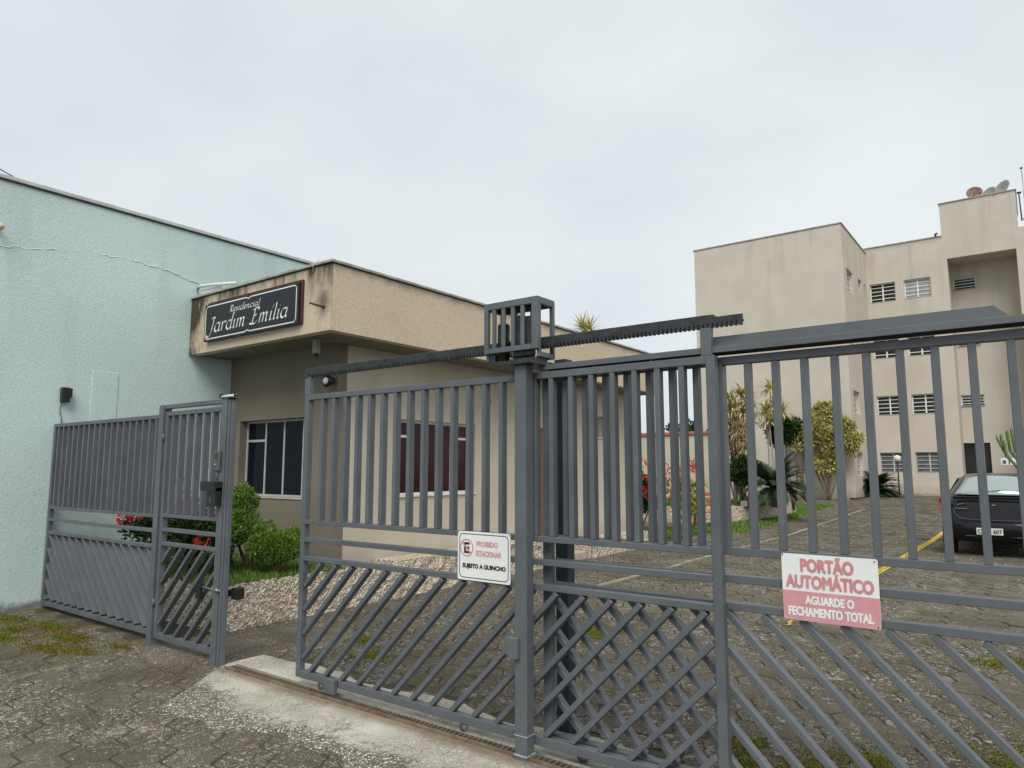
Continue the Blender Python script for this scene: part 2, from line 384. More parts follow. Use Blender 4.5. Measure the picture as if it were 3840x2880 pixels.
# ------------------------------------------------------------------ ground (structure)
def rise(y): return 0.0 if y < 18 else (y - 18) * .020
def gsheet():
    ys = [-60, -10, 3, 18, 38, 60, 400]; zs = [-.045] * 4 + [-.045 + rise(38), -.045 + rise(38), -.045 + rise(38)]
    m = MB()
    for i in range(len(ys) - 1):
        m.quad((-400, ys[i], zs[i]), (400, ys[i], zs[i]), (400, ys[i + 1], zs[i + 1]), (-400, ys[i + 1], zs[i + 1]))
    return tag(m.build('ground', M_EARTH), kind='structure')
gsheet()
HS = .30 / math.sqrt(3)        # hexagon side for 30 cm across the flats
def hex_centers(x0, x1, y0, y1):
    out = []; dx = 1.5 * HS; dy = .30
    i = math.floor(x0 / dx)
    while i * dx <= x1:
        j = math.floor(y0 / dy)
        while (j + .5 * (i % 2)) * dy <= y1:
            out.append((i * dx, (j + .5 * (i % 2)) * dy)); j += 1
        i += 1
    return out
def hex_shape(cx, cy, z, s=1.0, tilt=(0, 0), jit=0.0, thick=.05, rot=0):
    g = .0068
    top = []; mid = []; bot = []
    for k in range(6):
        a = k * math.pi / 3 + rot
        rr = (HS - g / math.cos(math.pi / 6)) * (1 + random.uniform(-jit, jit))
        x, y = math.cos(a), math.sin(a)
        r1 = rr - .007
        top.append((cx + x * r1, cy + y * r1, z + tilt[0] * x * r1 + tilt[1] * y * r1))
        mid.append((cx + x * rr, cy + y * rr, z - .005 + tilt[0] * x * rr + tilt[1] * y * rr))
        bot.append((cx + x * rr, cy + y * rr, z - thick))
    vs = top + mid + bot
    fs = [(0, 1, 2, 3, 4, 5)] + [(k, 6 + k, 6 + (k + 1) % 6, (k + 1) % 6) for k in range(6)] + [(6 + k, 12 + k, 12 + (k + 1) % 6, 6 + (k + 1) % 6) for k in range(6)]
    return vs, fs
def paver_variants(mat, n=8):
    out = []
    for i in range(n):
        vs, fs = hex_shape(0, 0, 0, tilt=(random.uniform(-.008, .008), random.uniform(-.008, .008)), jit=.035)
        m = MB(); m.add(vs, fs); me = m.mesh('paver', mat); fix_normals(me); out.append(me)
    return out
def near_strip(x, y):    # the poured cement strip under the gate
    return x > -5.35 + .12 * math.sin(9 * y) and 2.64 + .10 * math.sin(3.1 * x) + .05 * math.sin(11 * x) < y < 3.86
def visible(x, y, mg=.06):
    c = Vector((x, y, 0)) - Vector((0, 0, 1.6))
    yaw = R(36.75); p = R(6.85)
    fw = Vector((-math.sin(yaw) * math.cos(p), math.cos(yaw) * math.cos(p), math.sin(p))); r = Vector((math.cos(yaw), math.sin(yaw), 0)); u = r.cross(fw)
    d = c.dot(fw)
    if d <= .2: return False
    return abs(c.dot(r) / d) < .7314 + mg and -c.dot(u) / d < .5486 + mg
# sidewalk outside the gate
sw = MB(); sw.quad((-9.33, -3, -.0065), (12, -3, -.0065), (12, 3.62, -.0065), (-9.33, 3.62, -.0065))
sidewalk = tag(sw.build('sidewalk', M_DIRT), kind='structure')
pv = paver_variants(M_PAVER); rest = MB(); cnt = 0
for (x, y) in hex_centers(-9.2, 2.0, .2, 3.40):
    if near_strip(x, y) and near_strip(x, y - .17) and near_strip(x - .2, y) and near_strip(x - .2, y - .15): continue
    if visible(x, y) and cnt < 290 and y < 3.45:
        inst('paver', random.choice(pv), sidewalk, (x, y, random.uniform(-.0015, .0015)), (0, 0, random.choice([0, 1, 2, 3, 4, 5]) * math.pi / 3)); cnt += 1
    else:
        vs, fs = hex_shape(x, y, 0, tilt=(random.uniform(-.02, .02), random.uniform(-.02, .02)), jit=.02); rest.add(vs, fs)
for (x, y) in hex_centers(-9.2, 6.0, -2.6, .2):
    vs, fs = hex_shape(x, y, 0, tilt=(random.uniform(-.02, .02), random.uniform(-.02, .02)), jit=.02); rest.add(vs, fs)
if rest.v: tag(rest.build('paving_stones', M_PAVER, sidewalk), kind='stuff')
# yard paving inside the gate
dv = MB()
dv.quad((-6.55, 3.62, -.0105), (14, 3.62, -.0105), (14, 18, -.0105), (-6.55, 18, -.0105)); dv.quad((-9.5, 13.4, -.0235), (-6.55, 13.4, -.0235), (-6.55, 18, -.0235), (-9.5, 18, -.0235))
dv.quad((-16, 18, -.0105), (14, 18, -.0105), (14, 37.2, -.023 + rise(37.2)), (-16, 37.2, -.023 + rise(37.2)))
driveway = tag(dv.build('driveway', M_DIRT), kind='structure')
pv2 = paver_variants(M_PAVER2); rest = MB(); cnt = 0
yard = [c for c in hex_centers(-6.35, 3.0, 3.75, 17.9)]
yard.sort(key=lambda c: c[1] * 1.0 - .25 * c[0])
for (x, y) in yard:
    if near_strip(x, y): continue
    if abs(x + 4.93) < .10 and y > 7: pass
    if visible(x, y) and cnt < 296:
        inst('paver', random.choice(pv2), driveway, (x, y, random.uniform(-.003, .003)), (0, 0, random.choice(range(6)) * math.pi / 3)); cnt += 1
    else:
        vs, fs = hex_shape(x, y, random.uniform(-.006, .005), tilt=(random.uniform(-.03, .03), random.uniform(-.03, .03)), jit=.02); rest.add(vs, fs)
for (x, y) in hex_centers(-15, 9.0, 18.05, 37.0):
    vs, fs = hex_shape(x, y, rise(y) + random.uniform(-.006, .006), tilt=(random.uniform(-.04, .04), random.uniform(-.04, .04)), jit=.02); rest.add(vs, fs)
tag(rest.build('paving_stones', M_PAVER3, driveway), kind='stuff')
# cement strip with ragged edges, under and beside the gate track
def strip():
    N = 90; xs = np.linspace(-5.45, 6, N); V = []; F = []
    fr = [2.62 + .10 * math.sin(3.1 * x) + .05 * math.sin(11 * x) + random.uniform(-.03, .03) for x in xs]
    bk = [3.80 + .05 * math.sin(5 * x) + random.uniform(-.02, .02) for x in xs]
    for i, x in enumerate(xs):
        if i < 4: fr[i] = 3.35 - i * .18
        for k, t in enumerate((0, .04, .3, .6, .96, 1)):
            V.append((x, fr[i] * (1 - t) + bk[i] * t, .0095 + (0 if 0 < k < 5 else -.02)))
    for i in range(N - 1):
        for k in range(5): F.append((i * 6 + k, (i + 1) * 6 + k, (i + 1) * 6 + k + 1, i * 6 + k + 1))
    o = npmesh('cement_strip', V, F, M_STRIP, None, True); return tag(o, kind='structure')
strip()
# cement threshold at the pedestrian gate and worn path slab, both with ragged edges
def ragged(name, pts, z, mat):
    P = []
    for i, a in enumerate(pts):
        b = pts[(i + 1) % len(pts)]; L_ = math.hypot(b[0] - a[0], b[1] - a[1]); k = max(1, int(L_ / .05))
        for j in range(k):
            t = j / k; P.append((a[0] + (b[0] - a[0]) * t + random.uniform(-.022, .022), a[1] + (b[1] - a[1]) * t + random.uniform(-.022, .022)))
    cx = sum(p[0] for p in P) / len(P); cy = sum(p[1] for p in P) / len(P); m = MB(); n = len(P)
    V = [(cx, cy, z)] + [(cx + (x - cx) * .93, cy + (y - cy) * .93, z - .001) for x, y in P] + [(x, y, z - .016) for x, y in P]
    F = [(0, 1 + i, 1 + (i + 1) % n) for i in range(n)] + [(1 + i, 1 + n + i, 1 + n + (i + 1) % n, 1 + (i + 1) % n) for i in range(n)]
    m.add(V, F, 0, True); return tag(m.build(name, mat), kind='structure')
M_WORN = paver_mat('worn_grey_cement', 1.12, .15)
ragged('threshold_pavement', [(-6.72, 3.20), (-6.35, 3.10), (-5.9, 3.02), (-5.45, 3.02), (-5.36, 3.4), (-5.4, 3.98), (-6.5, 3.98), (-6.68, 3.5)], .010, M_WORN)
ragged('path', [(-6.45, 3.98), (-5.40, 3.92), (-5.2, 4.25), (-5.35, 4.65), (-5.9, 5.1), (-6.45, 5.25)], .009, M_WORN)
m = MB(); m.box(-9.32, -6.62, 3.43, 3.915, -.02, .006); tag(m.build('shade_soil_strip', M_SOIL), kind='structure')  # dark soil added behind the fence, its colour standing in for contact shade
# far kerb by the apartment block
m = MB(); m.box(-16, 9, 36.7, 37.35, -.1 + rise(37), rise(37) + .12, 0, .02)
tag(m.build('kerb', M_KERB), kind='structure')
# pale strip dividing the walk from the driveway
m = MB(); y = 7.6
while y < 27:
    L_ = random.uniform(.35, .9); e = random.uniform(-.012, .012); w_ = random.uniform(.030, .045)
    y2 = min(27, y + L_ - .02)
    m.prism([(-4.93 - w_ + e, y, -.02 + rise(y)), (-4.93 + w_ + e, y, -.02 + rise(y)), (-4.93 + w_ + e, y2, -.02 + rise(y2)), (-4.93 - w_ + e, y2, -.02 + rise(y2))], (0, 0, .020 + random.uniform(.004, .018))); y += L_
tag(m.build('kerb_strip', simple('worn_kerb_cement', (.27, .25, .195), .9, .35, 3, .4, 40)), kind='structure')
# worn yellow parking line: a broken row of painted flakes
m = MB(); y = 6.2
while y < 21:
    x = -2.20 + (y - 6.2) * .018
    dens = .06 if y < 9.6 else (.5 if y < 11.2 else .97)
    for k in range(4):
        if random.random() < dens:
            a = x - .06 + k * .03 + random.uniform(-.004, .004); L_ = random.uniform(.06, .16)
            z = .0115 + rise(y)
            m.prism([(a, y, z), (a + .034, y + .01, z), (a + .033, y + L_, z + rise(y + L_) - rise(y)), (a - .002, y + L_ * .9, z + rise(y + L_) - rise(y))], (0, 0, .0025))
    y += .10
tag(m.build('yellow_road_marking', M_YELLOW), kind='structure')

# ------------------------------------------------------------------ gate building kit
BW, BD = .030, .045         # bar face width, depth
def bar_mesh(name, L, w, d):
    m = MB(); m.box(-w / 2, w / 2, 0, d, 0, L, 0, .0025); me = m.mesh(name, M_GATE); fix_normals(me); return me
_cache = {}
def bar(name, parent, a, b, w, d, y):
    """a square tube in the plane y between (x,z) points a and b; w across in the plane, d deep"""
    L = math.hypot(b[0] - a[0], b[1] - a[1]); key = (name, round(L, 3), w, d)
    if key not in _cache: _cache[key] = bar_mesh(name, L, w, d)
    th = math.atan2(b[0] - a[0], b[1] - a[1])
    return inst(name, _cache[key], parent, (a[0], y, a[1]), (0, th, 0))
def clip45(c, s, x0, x1, z0, z1):
    """segment of the line x = c + s*z inside the rectangle"""
    pts = []
    for z in (z0, z1):
        x = c + s * z
        if x0 <= x <= x1: pts.append((x, z))
    for x in (x0, x1):
        z = (x - c) / s
        if z0 < z < z1: pts.append((x, z))
    pts.sort(key=lambda p: p[1]); return pts[:2] if len(pts) >= 2 else None
def leaf(root, X0, X1, y, ztop, zA, zB, zC, zbot, stile, rail, bars, diag, rb=.05, bd=None):
    BD = bd or .045
    """rails are given by their top heights"""
    bar('stile', root, (X0 + stile / 2, zbot), (X0 + stile / 2, ztop), stile, .05, y)
    bar('stile', root, (X1 - stile / 2, zbot), (X1 - stile / 2, ztop), stile, .05, y)
    xi0, xi1 = X0 + stile + .0005, X1 - stile - .0005
    bar('top_rail', root, (xi0, ztop - .02), (xi1, ztop - .02), .04, .05, y)
    bar('bottom_rail', root, (xi0, zbot + rb / 2), (xi1, zbot + rb / 2), rb, .05, y)
    for z in (zA, zB, zC):
        bar('cross_rail', root, (xi0, z - rail / 2), (xi1, z - rail / 2), rail, .05, y)
    for x in bars:
        if xi0 + BW / 2 < x < xi1 - BW / 2: bar('bar', root, (x, zA + .0005), (x, ztop - .0405), BW, BD, y + .0015)
    s, cs = diag
    for c in cs:
        seg = clip45(c, s, xi0 + .012, xi1 - .012, zbot + rb + .008, zC - rail - .008)
        if seg and math.hypot(seg[1][0] - seg[0][0], seg[1][1] - seg[0][1]) > .06:
            bar('diagonal_bar', root, seg[0], seg[1], BW, BD - .002, y + .0025)

# ------------------------------------------------------------------ sliding gate, left leaf (in front)
g1 = thing('sliding_gate', (-2.9, 3.366, .02), 'sliding gate leaf behind the square post, lower bars slanting up rightward, toothed rack above', 'gate', 'sliding gate leaves')
leaf(g1, -4.515, -1.255, 3.366, 2.16, 1.213, 1.083, .945, .072, .048, .033,
     [-4.310 + .1312 * k for k in range(15)] + [-2.355] + [-2.237 + .1335 * k for k in range(7)], (1, [-4.665 + .1725 * k for k in range(-3, 19)]), bd=.051)
m = MB()      # rack: square tube above the leaf, teeth below
m.box(-4.54, -1.26, 3.385, 3.425, 2.325, 2.372, 0, .003)
m.build('rack_tube', M_RACK, g1)
m = MB(); x = -4.52
while x < -1.12:
    m.prism([(x, 3.38, 2.324), (x + .020, 3.38, 2.324), (x + .015, 3.38, 2.304), (x + .005, 3.38, 2.304)], (0, .035, 0)); x += .0245
m.box(-4.54, -1.115, 3.38, 3.415, 2.3245, 2.331); m.box(-1.2595, -1.115, 3.382, 3.40, 2.3315, 2.356)
tag(m.build('gear_rack', M_RACK, g1), kind='stuff')
for x in (-4.50, -1.30):
    m = MB(); m.box(x - .028, x + .028, 3.37, 3.41, 2.1605, 2.303, 0, .003); m.build('rack_support', M_GATE, g1)
m = MB(); m.box(-4.57, -4.48, 3.362, 3.43, 2.303, 2.312); m.build('end_plate', M_RACK, g1)
m = MB(); m.box(-4.14, -4.03, 3.325, 3.362, .030, .135, 0, .004); m.build('roller_guard', M_GATE, g1)
for x in (-4.25, -2.9, -1.5):
    m = MB(); m.tube([(x, 3.385, .045), (x, 3.405, .045)], .026, 14); m.build('wheel', M_STEEL, g1)

# right leaf, sliding behind the first
g2 = thing('sliding_gate', (-.6, 3.44, .02), 'grey sliding gate leaf running out of the right edge, bars slanting down to the right', 'gate', 'sliding gate leaves')
leaf(g2, -2.345, 1.60, 3.44, 2.158, 1.215, 1.083, .952, .075, .052, .036,
     [-2.19 + .1335 * k for k in range(30)], (-1, [-.365 + .1755 * k for k in range(-11, 17)]), bd=.048)
for x in (-2.1, -.6, 1.2):
    m = MB(); m.tube([(x, 3.445, .045), (x, 3.485, .045)], .034, 14); m.build('wheel', M_STEEL, g2)

# guide beam above the leaves with sloping cover plate
gb = thing('guide_beam', (-.7, 3.45, 2.18), 'long grey guide beam above the gate leaves, right of the square post', 'gate track')
m = MB(); m.box(-2.33, 1.65, 3.385, 3.395, 2.174, 2.206, 0, .002); m.box(-2.33, 1.65, 3.3955, 3.50, 2.2, 2.206); m.box(-2.33, 1.65, 3.489, 3.50, 2.174, 2.1995)
m.build('channel', M_GATE, gb)
m = MB(); m.prism([(-1.36, 3.43, 2.207), (-1.30, 3.43, 2.262), (-.10, 3.43, 2.262), (-.045, 3.43, 2.207)], (0, .07, 0)); m.build('cover_plate', M_GATE, gb)
m = MB()
for k in range(12): m.ball((-1.22 + k * .095, 3.429, 2.216), .005, seg=6, ring=4, sc=(1, .5, 1))
tag(m.build('rivet', M_GATE, gb), kind='stuff')
for k in range(2):
    x = (-1.97, -1.62)[k]; m = MB(); m.tube([(x, 3.40, 2.155), (x, 3.43, 2.155)], .014, 10); m.tube([(x, 3.415, 2.155), (x, 3.415, 2.199)], .006, 8); m.build('guide_roller', M_STEEL, gb)

# ground track
tr = thing('gate_track', (-1.5, 3.39, .0), 'narrow steel gate track on the ground below the sliding gate, with rust along its edge', 'gate track')
m = MB(); m.box(-5.32, 4, 3.372, 3.380, .010, .016); m.prism([(-5.32, 3.383, .0105), (-5.32, 3.407, .0105), (-5.32, 3.395, .026)], (9.3, 0, 0)); m.build('rail', M_STEEL, tr)
m = MB(); x = -5.3
while x < -1.5: m.box(x, x + .018, 3.302, 3.3605, .0105, .026, 0, 0); x += .036
tag(m.build('grate_tooth', simple('rusty_steel', (.13, .085, .05), .8, .4, 20, .4, 60), tr), kind='stuff')
m = MB(); m.box(-5.33, -1.5, 3.3006, 3.371, .0097, .0103); m.build('channel_bed', M_DARKDRIP, tr)
m = MB(); m.box(-5.33, -1.5, 3.290, 3.3005, .0105, .030, 0, .001); m.build('grate_edge', simple('rusty_angle_steel', (.16, .12, .085), .8, .4, 12, .4, 60), tr)

# square post in front with motor cage on its head
p = thing('gate_post', (-2.385, 3.32, 0), 'tall square grey post in front of the sliding gate, carrying the motor cage', 'post')
m = MB(); m.box(-2.428, -2.346, 3.275, 3.350, -.02, 2.20, 0, .003); m.build('shaft', M_GATE, p)
m = MB(); m.box(-2.50, -2.28, 3.24, 3.42, 2.2005, 2.222, 0, .002); m.build('head_plate', M_RACK, p)
m = MB(); m.box(-2.455, -2.39, 3.245, 3.2745, .545, .66, 0, .004); m.box(-2.475, -2.4555, 3.25, 3.29, .56, .655, 0, .003); m.build('stop_box', M_GATE, p)
m = MB(); m.box(-2.431, -2.343, 3.272, 3.353, .03, .038); m.box(-2.431, -2.343, 3.272, 3.353, .135, .139); m.build('weld_band', simple('pale_chipped_paint', (.36, .39, .42), .5, .3, 20), p)
cg = thing('motor_cage', (-2.46, 3.35, 2.24), 'grey welded cage of flat bars on top of the square post', 'cage')
CX0, CX1, CY0, CY1, CZ0, CZ1 = -2.672, -2.272, 3.29, 3.475, 2.245, 2.597
def cage():
    w = .03
    def piece(name, *b): m = MB(); m.box(*b, 0, .002); m.build(name, M_GATE, cg)
    zb = 2.290
    for x0, x1 in ((CX0, CX0 + .032), (CX1 - .045, CX1)): piece('corner_post', x0, x1, CY0, CY0 + .022, zb, CZ1)
    for x0 in (CX0, CX1 - .026): piece('corner_post', x0, x0 + .026, CY1 - .022, CY1, CZ0, CZ1)
    piece('frame_bar', CX0 + .0325, CX1 - .0455, CY0, CY0 + .022, CZ1 - .036, CZ1); piece('frame_bar', CX0 + .0325, CX1 - .0455, CY0, CY0 + .022, zb, zb + .032)
    piece('frame_bar', CX0 + .0265, CX1 - .0265, CY1 - .022, CY1, CZ1 - .036, CZ1); piece('frame_bar', CX0 + .0265, CX1 - .0265, CY1 - .022, CY1, CZ0, CZ0 + .03)
    for x0 in (CX0, CX1 - .022):
        piece('frame_bar', x0, x0 + .022, CY0 + .0225, CY1 - .0225, CZ1 - .036, CZ1); piece('frame_bar', x0, x0 + .022, CY0 + .0225, CY1 - .0225, CZ0, CZ0 + .03)
        piece('corner_post', x0, x0 + .022, CY0 + .0225, CY0 + .038, CZ0 + .0305, CZ1 - .0365)
    for x in (-2.598, -2.527, -2.456, -2.385): piece('bar', x - .013, x + .013, CY0 + .002, CY0 + .018, zb + .0325, CZ1 - .0365)
    for x in (-2.56, -2.43): piece('bar', x - .012, x + .012, CY1 - .02, CY1 - .004, CZ0 + .0305, CZ1 - .0365)
    piece('top_sheet', CX0 + .001, CX1 - .001, CY0 + .001, CY1 - .001, CZ1 + .0003, CZ1 + .005)
    m = MB(); m.box(-2.64, -2.60, 3.31, 3.35, 2.2225, 2.2895, 0, .002); m.box(-2.60, -2.52, 3.31, 3.33, 2.2225, 2.240); m.box(-2.49, -2.29, 3.30, 3.42, 2.2225, 2.2445, 0, .003); m.build('base_plate', M_RACK, cg)
cage()
mo = thing('gate_motor', (-2.45, 3.36, 2.25), 'dark gate motor housing inside the cage on the square post', 'motor')
m = MB(); m.box(-2.48, -2.33, 3.315, 3.372, 2.2455, 2.50, 0, .018); m.build('housing', M_RACK, mo)
m = MB(); m.tube([(-2.56, 3.345, 2.246), (-2.56, 3.345, 2.46)], .038, 14); m.ball((-2.56, 3.345, 2.46), .038, sc=(1, 1, .5)); m.build('capacitor', M_BLACK, mo)
m = MB(); m.tube([(-2.50, 3.352, 2.28), (-2.50, 3.395, 2.28)], .022, 14); m.build('pinion', M_STEEL, mo)

# dark rear post
p = thing('rear_post', (-2.35, 3.86, 0), 'dark navy square post standing behind the sliding gate leaves', 'post')
m = MB(); m.box(-2.48, -2.392, 3.78, 3.867, -.02, 2.30, 0, .003); m.build('shaft', M_DARKSTEEL, p)
m = MB(); m.box(-2.52, -2.32, 3.5, 3.7795, 2.215, 2.235); m.build('bracket', M_RACK, p)

# ------------------------------------------------------------------ sign plates on the gate
def text_mesh(s, size, bold=0.0, shear=0.0, align='CENTER', sx=1.0, spacing=1.0):
    c = bpy.data.curves.new('lettering', 'FONT'); c.body = s; c.size = size; c.align_x = align; c.align_y = 'CENTER'
    c.offset = bold; c.shear = shear; c.space_character = spacing; c.resolution_u = 3; c.extrude = .0006
    o = bpy.data.objects.new('lettering_src', c); COL.objects.link(o)
    dg = bpy.context.evaluated_depsgraph_get(); me = bpy.data.meshes.new_from_object(o.evaluated_get(dg))
    bpy.data.objects.remove(o); bpy.data.curves.remove(c)
    for v in me.vertices: v.co.x *= sx
    return me
def place_text(s, size, cx, y, cz, mat, parent, rot=0.0, width=None, height=None, tilt=0.0, bold=0.0, **kw):
    """lettering facing -y, centred at (cx,cz), fitted to width and height; bold = how far (m) the strokes are thickened"""
    me = text_mesh(s, size, **kw); xs = [v.co.x for v in me.vertices]; ys = [v.co.y for v in me.vertices]
    w = max(xs) - min(xs); h = max(ys) - min(ys); mx, my = (max(xs) + min(xs)) / 2, (max(ys) + min(ys)) / 2
    V = [((v.co.x - mx) * ((width - 2 * bold) / w if width else 1), (v.co.y - my) * ((height - 2 * bold) / h if height else 1), v.co.z) for v in me.vertices]
    F = [list(p.vertices) for p in me.polygons]; AV = []; AF = []
    offs = [(0, 0)] if bold == 0 else [(0, 0), (-bold, 0), (bold, 0), (0, bold), (0, -bold), (-bold * .7, bold * .7), (bold * .7, bold * .7), (-bold * .7, -bold * .7), (bold * .7, -bold * .7)]
    for i, (dx, dz) in enumerate(offs):
        b = len(AV); AV += [(x + dx, yy + dz, z * .1 + i * .00004) for x, yy, z in V]; AF += [[b + q for q in f] for f in F]
    m2 = bpy.data.meshes.new('lettering'); m2.from_pydata(AV, [], AF); m2.materials.append(mat)
    return inst('lettering', m2, parent, (cx, y, cz), (R(90), tilt, rot))
s1 = thing('tow_away_sign', (-2.72, 3.355, .92), 'white no-parking plate with black border and circled E, left of the square post', 'sign')
SX0, SX1, SZ0, SZ1 = -2.922, -2.515, .922, 1.214
def rrect(x0, x1, z0, z1, r, y, n=5):
    P = []
    for cx, cz, a0 in ((x1 - r, z1 - r, 0), (x0 + r, z1 - r, 90), (x0 + r, z0 + r, 180), (x1 - r, z0 + r, 270)):
        for k in range(n + 1):
            a = R(a0 + 90 * k / n); P.append((cx + r * math.cos(a), y, cz + r * math.sin(a)))
    return P
def ring(m, A, B, mi=0):
    n = len(A); m.add(A + B, [(i, (i + 1) % n, n + (i + 1) % n, n + i) for i in range(n)], mi)
m = MB(); m.prism(rrect(SX0, SX1, SZ0, SZ1, .012, 3.352), (0, .003, 0)); m.build('plate', M_SIGNWH, s1)
m = MB(); ring(m, rrect(SX0 + .013, SX1 - .013, SZ0 + .013, SZ1 - .013, .028, 3.3515), rrect(SX0 + .018, SX1 - .018, SZ0 + .018, SZ1 - .018, .024, 3.3515)); m.build('border', M_INKBLK, s1)
CC = (-2.850, 1.115)
def circ(r, y, c=CC, n=32): return [(c[0] + r * math.cos(2 * math.pi * k / n), y, c[1] + r * math.sin(2 * math.pi * k / n)) for k in range(n)]
m = MB(); ring(m, circ(.054, 3.3512), circ(.045, 3.3512)); m.prism([(CC[0] - .036, 3.3506, CC[1] + .026), (CC[0] - .028, 3.3506, CC[1] + .033), (CC[0] + .036, 3.3506, CC[1] - .026), (CC[0] + .028, 3.3506, CC[1] - .033)], (0, .0003, 0)); m.build('prohibition_ring', M_INKPINK, s1)
place_text('E', .08, CC[0] + .002, 3.351, CC[1], M_INKBLK, s1, bold=.003, height=.066, width=.046)
place_text('PROIBIDO', .05, -2.690, 3.351, 1.143, M_INKPINK, s1, bold=.0016, width=.165, height=.033)
place_text('ESTACIONAR', .05, -2.680, 3.351, 1.086, M_INKPINK, s1, bold=.0016, width=.195, height=.034)
place_text('SUJEITO A GUINCHO', .05, -2.715, 3.351, 1.005, M_INKBLK, s1, bold=.0022, width=.335, height=.036)
for sx in (SX0 + .008, SX1 - .008):
    m = MB(); m.tube([(sx, 3.349, SZ1 - .009), (sx, 3.352, SZ1 - .009)], .0032, 8); m.build('screw', M_STEEL, s1)
s2 = thing('automatic_gate_sign', (-.79, 3.43, .91), 'white and pink automatic-gate warning plate on the right gate leaf', 'sign')
AX0, AX1, AZ0, AZ1 = -.990, -.586, .912, 1.208
m = MB(); m.prism(rrect(AX0, AX1, AZ0, AZ1, .010, 3.424), (0, .003, 0)); m.build('plate', M_SIGNWH, s2)
m = MB(); m.prism([(AX0 + .0005, 3.4232, AZ0 + .001), (AX1 - .0005, 3.4232, AZ0 + .001), (AX1 - .0005, 3.4232, 1.043), (AX0 + .0005, 3.4232, 1.043)], (0, .0005, 0)); m.build('pink_band', M_INKPINK, s2)
place_text('PORTÃO', .08, -.795, 3.4222, 1.166, M_INKRED, s2, bold=.0032, width=.225, height=.075)
place_text('AUTOMÁTICO', .08, -.790, 3.4222, 1.093, M_INKRED, s2, bold=.0032, width=.37, height=.075)
place_text('AGUARDE O', .06, -.790, 3.4218, 1.006, M_SIGNWH, s2, bold=.0022, width=.205, height=.040)
place_text('FECHAMENTO TOTAL', .06, -.790, 3.4218, .953, M_SIGNWH, s2, bold=.0022, width=.355, height=.042)
for sx, sz in ((AX0 + .006, AZ1 - .006), (AX1 - .012, AZ1 - .011), (AX1 - .012, AZ0 + .010)):
    m = MB(); m.tube([(sx, 3.421, sz), (sx, 3.424, sz)], .003, 8); m.build('screw', M_BLACK, s2)

# ------------------------------------------------------------------ side fence and pedestrian gate
fe = thing('side_fence', (-8, 3.40, .04), 'grey fixed fence panel between the pale blue wall and the pedestrian gate', 'fence')
k = 3.40 / 3.30
leaf(fe, -9.31, -6.64, 3.40, 2.118, 1.162, 1.022, .875, .045, .05, .032,
     [-9.18 + .1350 * i for i in range(20)], (-1, [-7.801 * k + .177 * i for i in range(-8, 12)]), bd=.062)
fp = thing('fence_post', (-6.55, 3.33, 0), 'grey square post left of the pedestrian gate', 'post')
m = MB(); m.box(-6.635, -6.555, 3.30, 3.385, -.02, 2.19, 0, .003); m.build('shaft', M_GATE, fp)
pr_ = thing('pedestrian_gate', (-6.0, 3.32, .05), 'narrow grey pedestrian gate of upright bars with slanted bars below', 'gate')
leaf(pr_, -6.545, -5.545, 3.32, 2.125, 1.183, 1.055, .93, .072, .045, .032,
     [-6.415 + .136 * i for i in range(7)], (1, [-6.51 + .18 * i for i in range(-5, 6)]), bd=.056)
m = MB(); m.box(-5.60, -5.5455, 3.314, 3.3195, 1.2, 2.08); m.build('lock_plate', M_GATE, pr_)
m = MB(); m.box(-5.83, -5.76, 3.30, 3.345, .50, .62, 0, .004); m.build('lock_box', M_BLACK, pr_)
m = MB(); m.tube([(-5.755, 3.315, .60), (-5.44, 3.29, .60)], .008, 8); m.tube([(-5.52, 3.29, .60), (-5.45, 3.275, .605)], .014, 8); m.build('lock_rod', M_STEEL, pr_)
for z in (.35, 1.85):
    m = MB(); m.tube([(-6.55, 3.312, z), (-6.55, 3.312, z + .07)], .012, 8); m.build('hinge', M_GATE, pr_)
gf = thing('gate_frame_post', (-5.43, 3.31, 0), 'grey double post right of the pedestrian gate with lintel bar over the gate', 'post')
m = MB(); m.box(-5.54, -5.462, 3.285, 3.365, -.02, 2.19, 0, .003); m.build('shaft', M_GATE, gf)
m = MB(); m.box(-5.46, -5.428, 3.295, 3.36, .0, 2.18, 0, .003); m.build('shaft', M_GATE, gf)
m = MB(); m.box(-5.4275, -5.408, 3.305, 3.345, .0, 2.17, 0, .003); m.build('guide_channel', M_GATE, gf)
m = MB(); m.box(-6.554, -5.5405, 3.31, 3.36, 2.152, 2.19, 0, .002); m.build('lintel', M_GATE, gf)
m = MB(); m.box(-5.40, -5.32, 3.365, 3.44, .53, .62, 0, .004); m.box(-5.46, -5.40, 3.3605, 3.40, .55, .60); m.build('catch_box', M_BLACK, gf)
m = MB(); m.box(-5.56, -5.39, 3.275, 3.38, 2.1905, 2.199, 0, .002); m.build('cap', M_GATE, gf)
la = thing('gate_lamp', (-5.5, 3.33, 2.20), 'small white bulkhead lamp lying on top of the pedestrian gate post', 'lamp')
m = MB(); m.tube([(-5.62, 3.33, 2.212), (-5.40, 3.33, 2.214)], .012, 8); m.build('body', M_WHITEPL, la)
for x in (-5.64, -5.42):
    m = MB(); m.prism([(x, 3.315, 2.2), (x + .03, 3.315, 2.2), (x + .012, 3.315, 2.24)], (0, .03, 0)); m.build('bracket', M_BLACK, la)
ic = thing('intercom', (-5.51, 3.30, 1.57), 'small dark intercom panel on the post of the pedestrian gate', 'intercom')
m = MB(); m.box(-5.598, -5.50, 3.262, 3.2845, 1.575, 1.745, 0, .006); m.build('case', simple('dark_grey_plastic', (.085, .09, .095), .5, .25, 12), ic)
m = MB(); m.tube([(-5.565, 3.259, 1.625), (-5.565, 3.262, 1.625)], .014, 12); m.build('button', M_STEEL, ic)
m = MB()
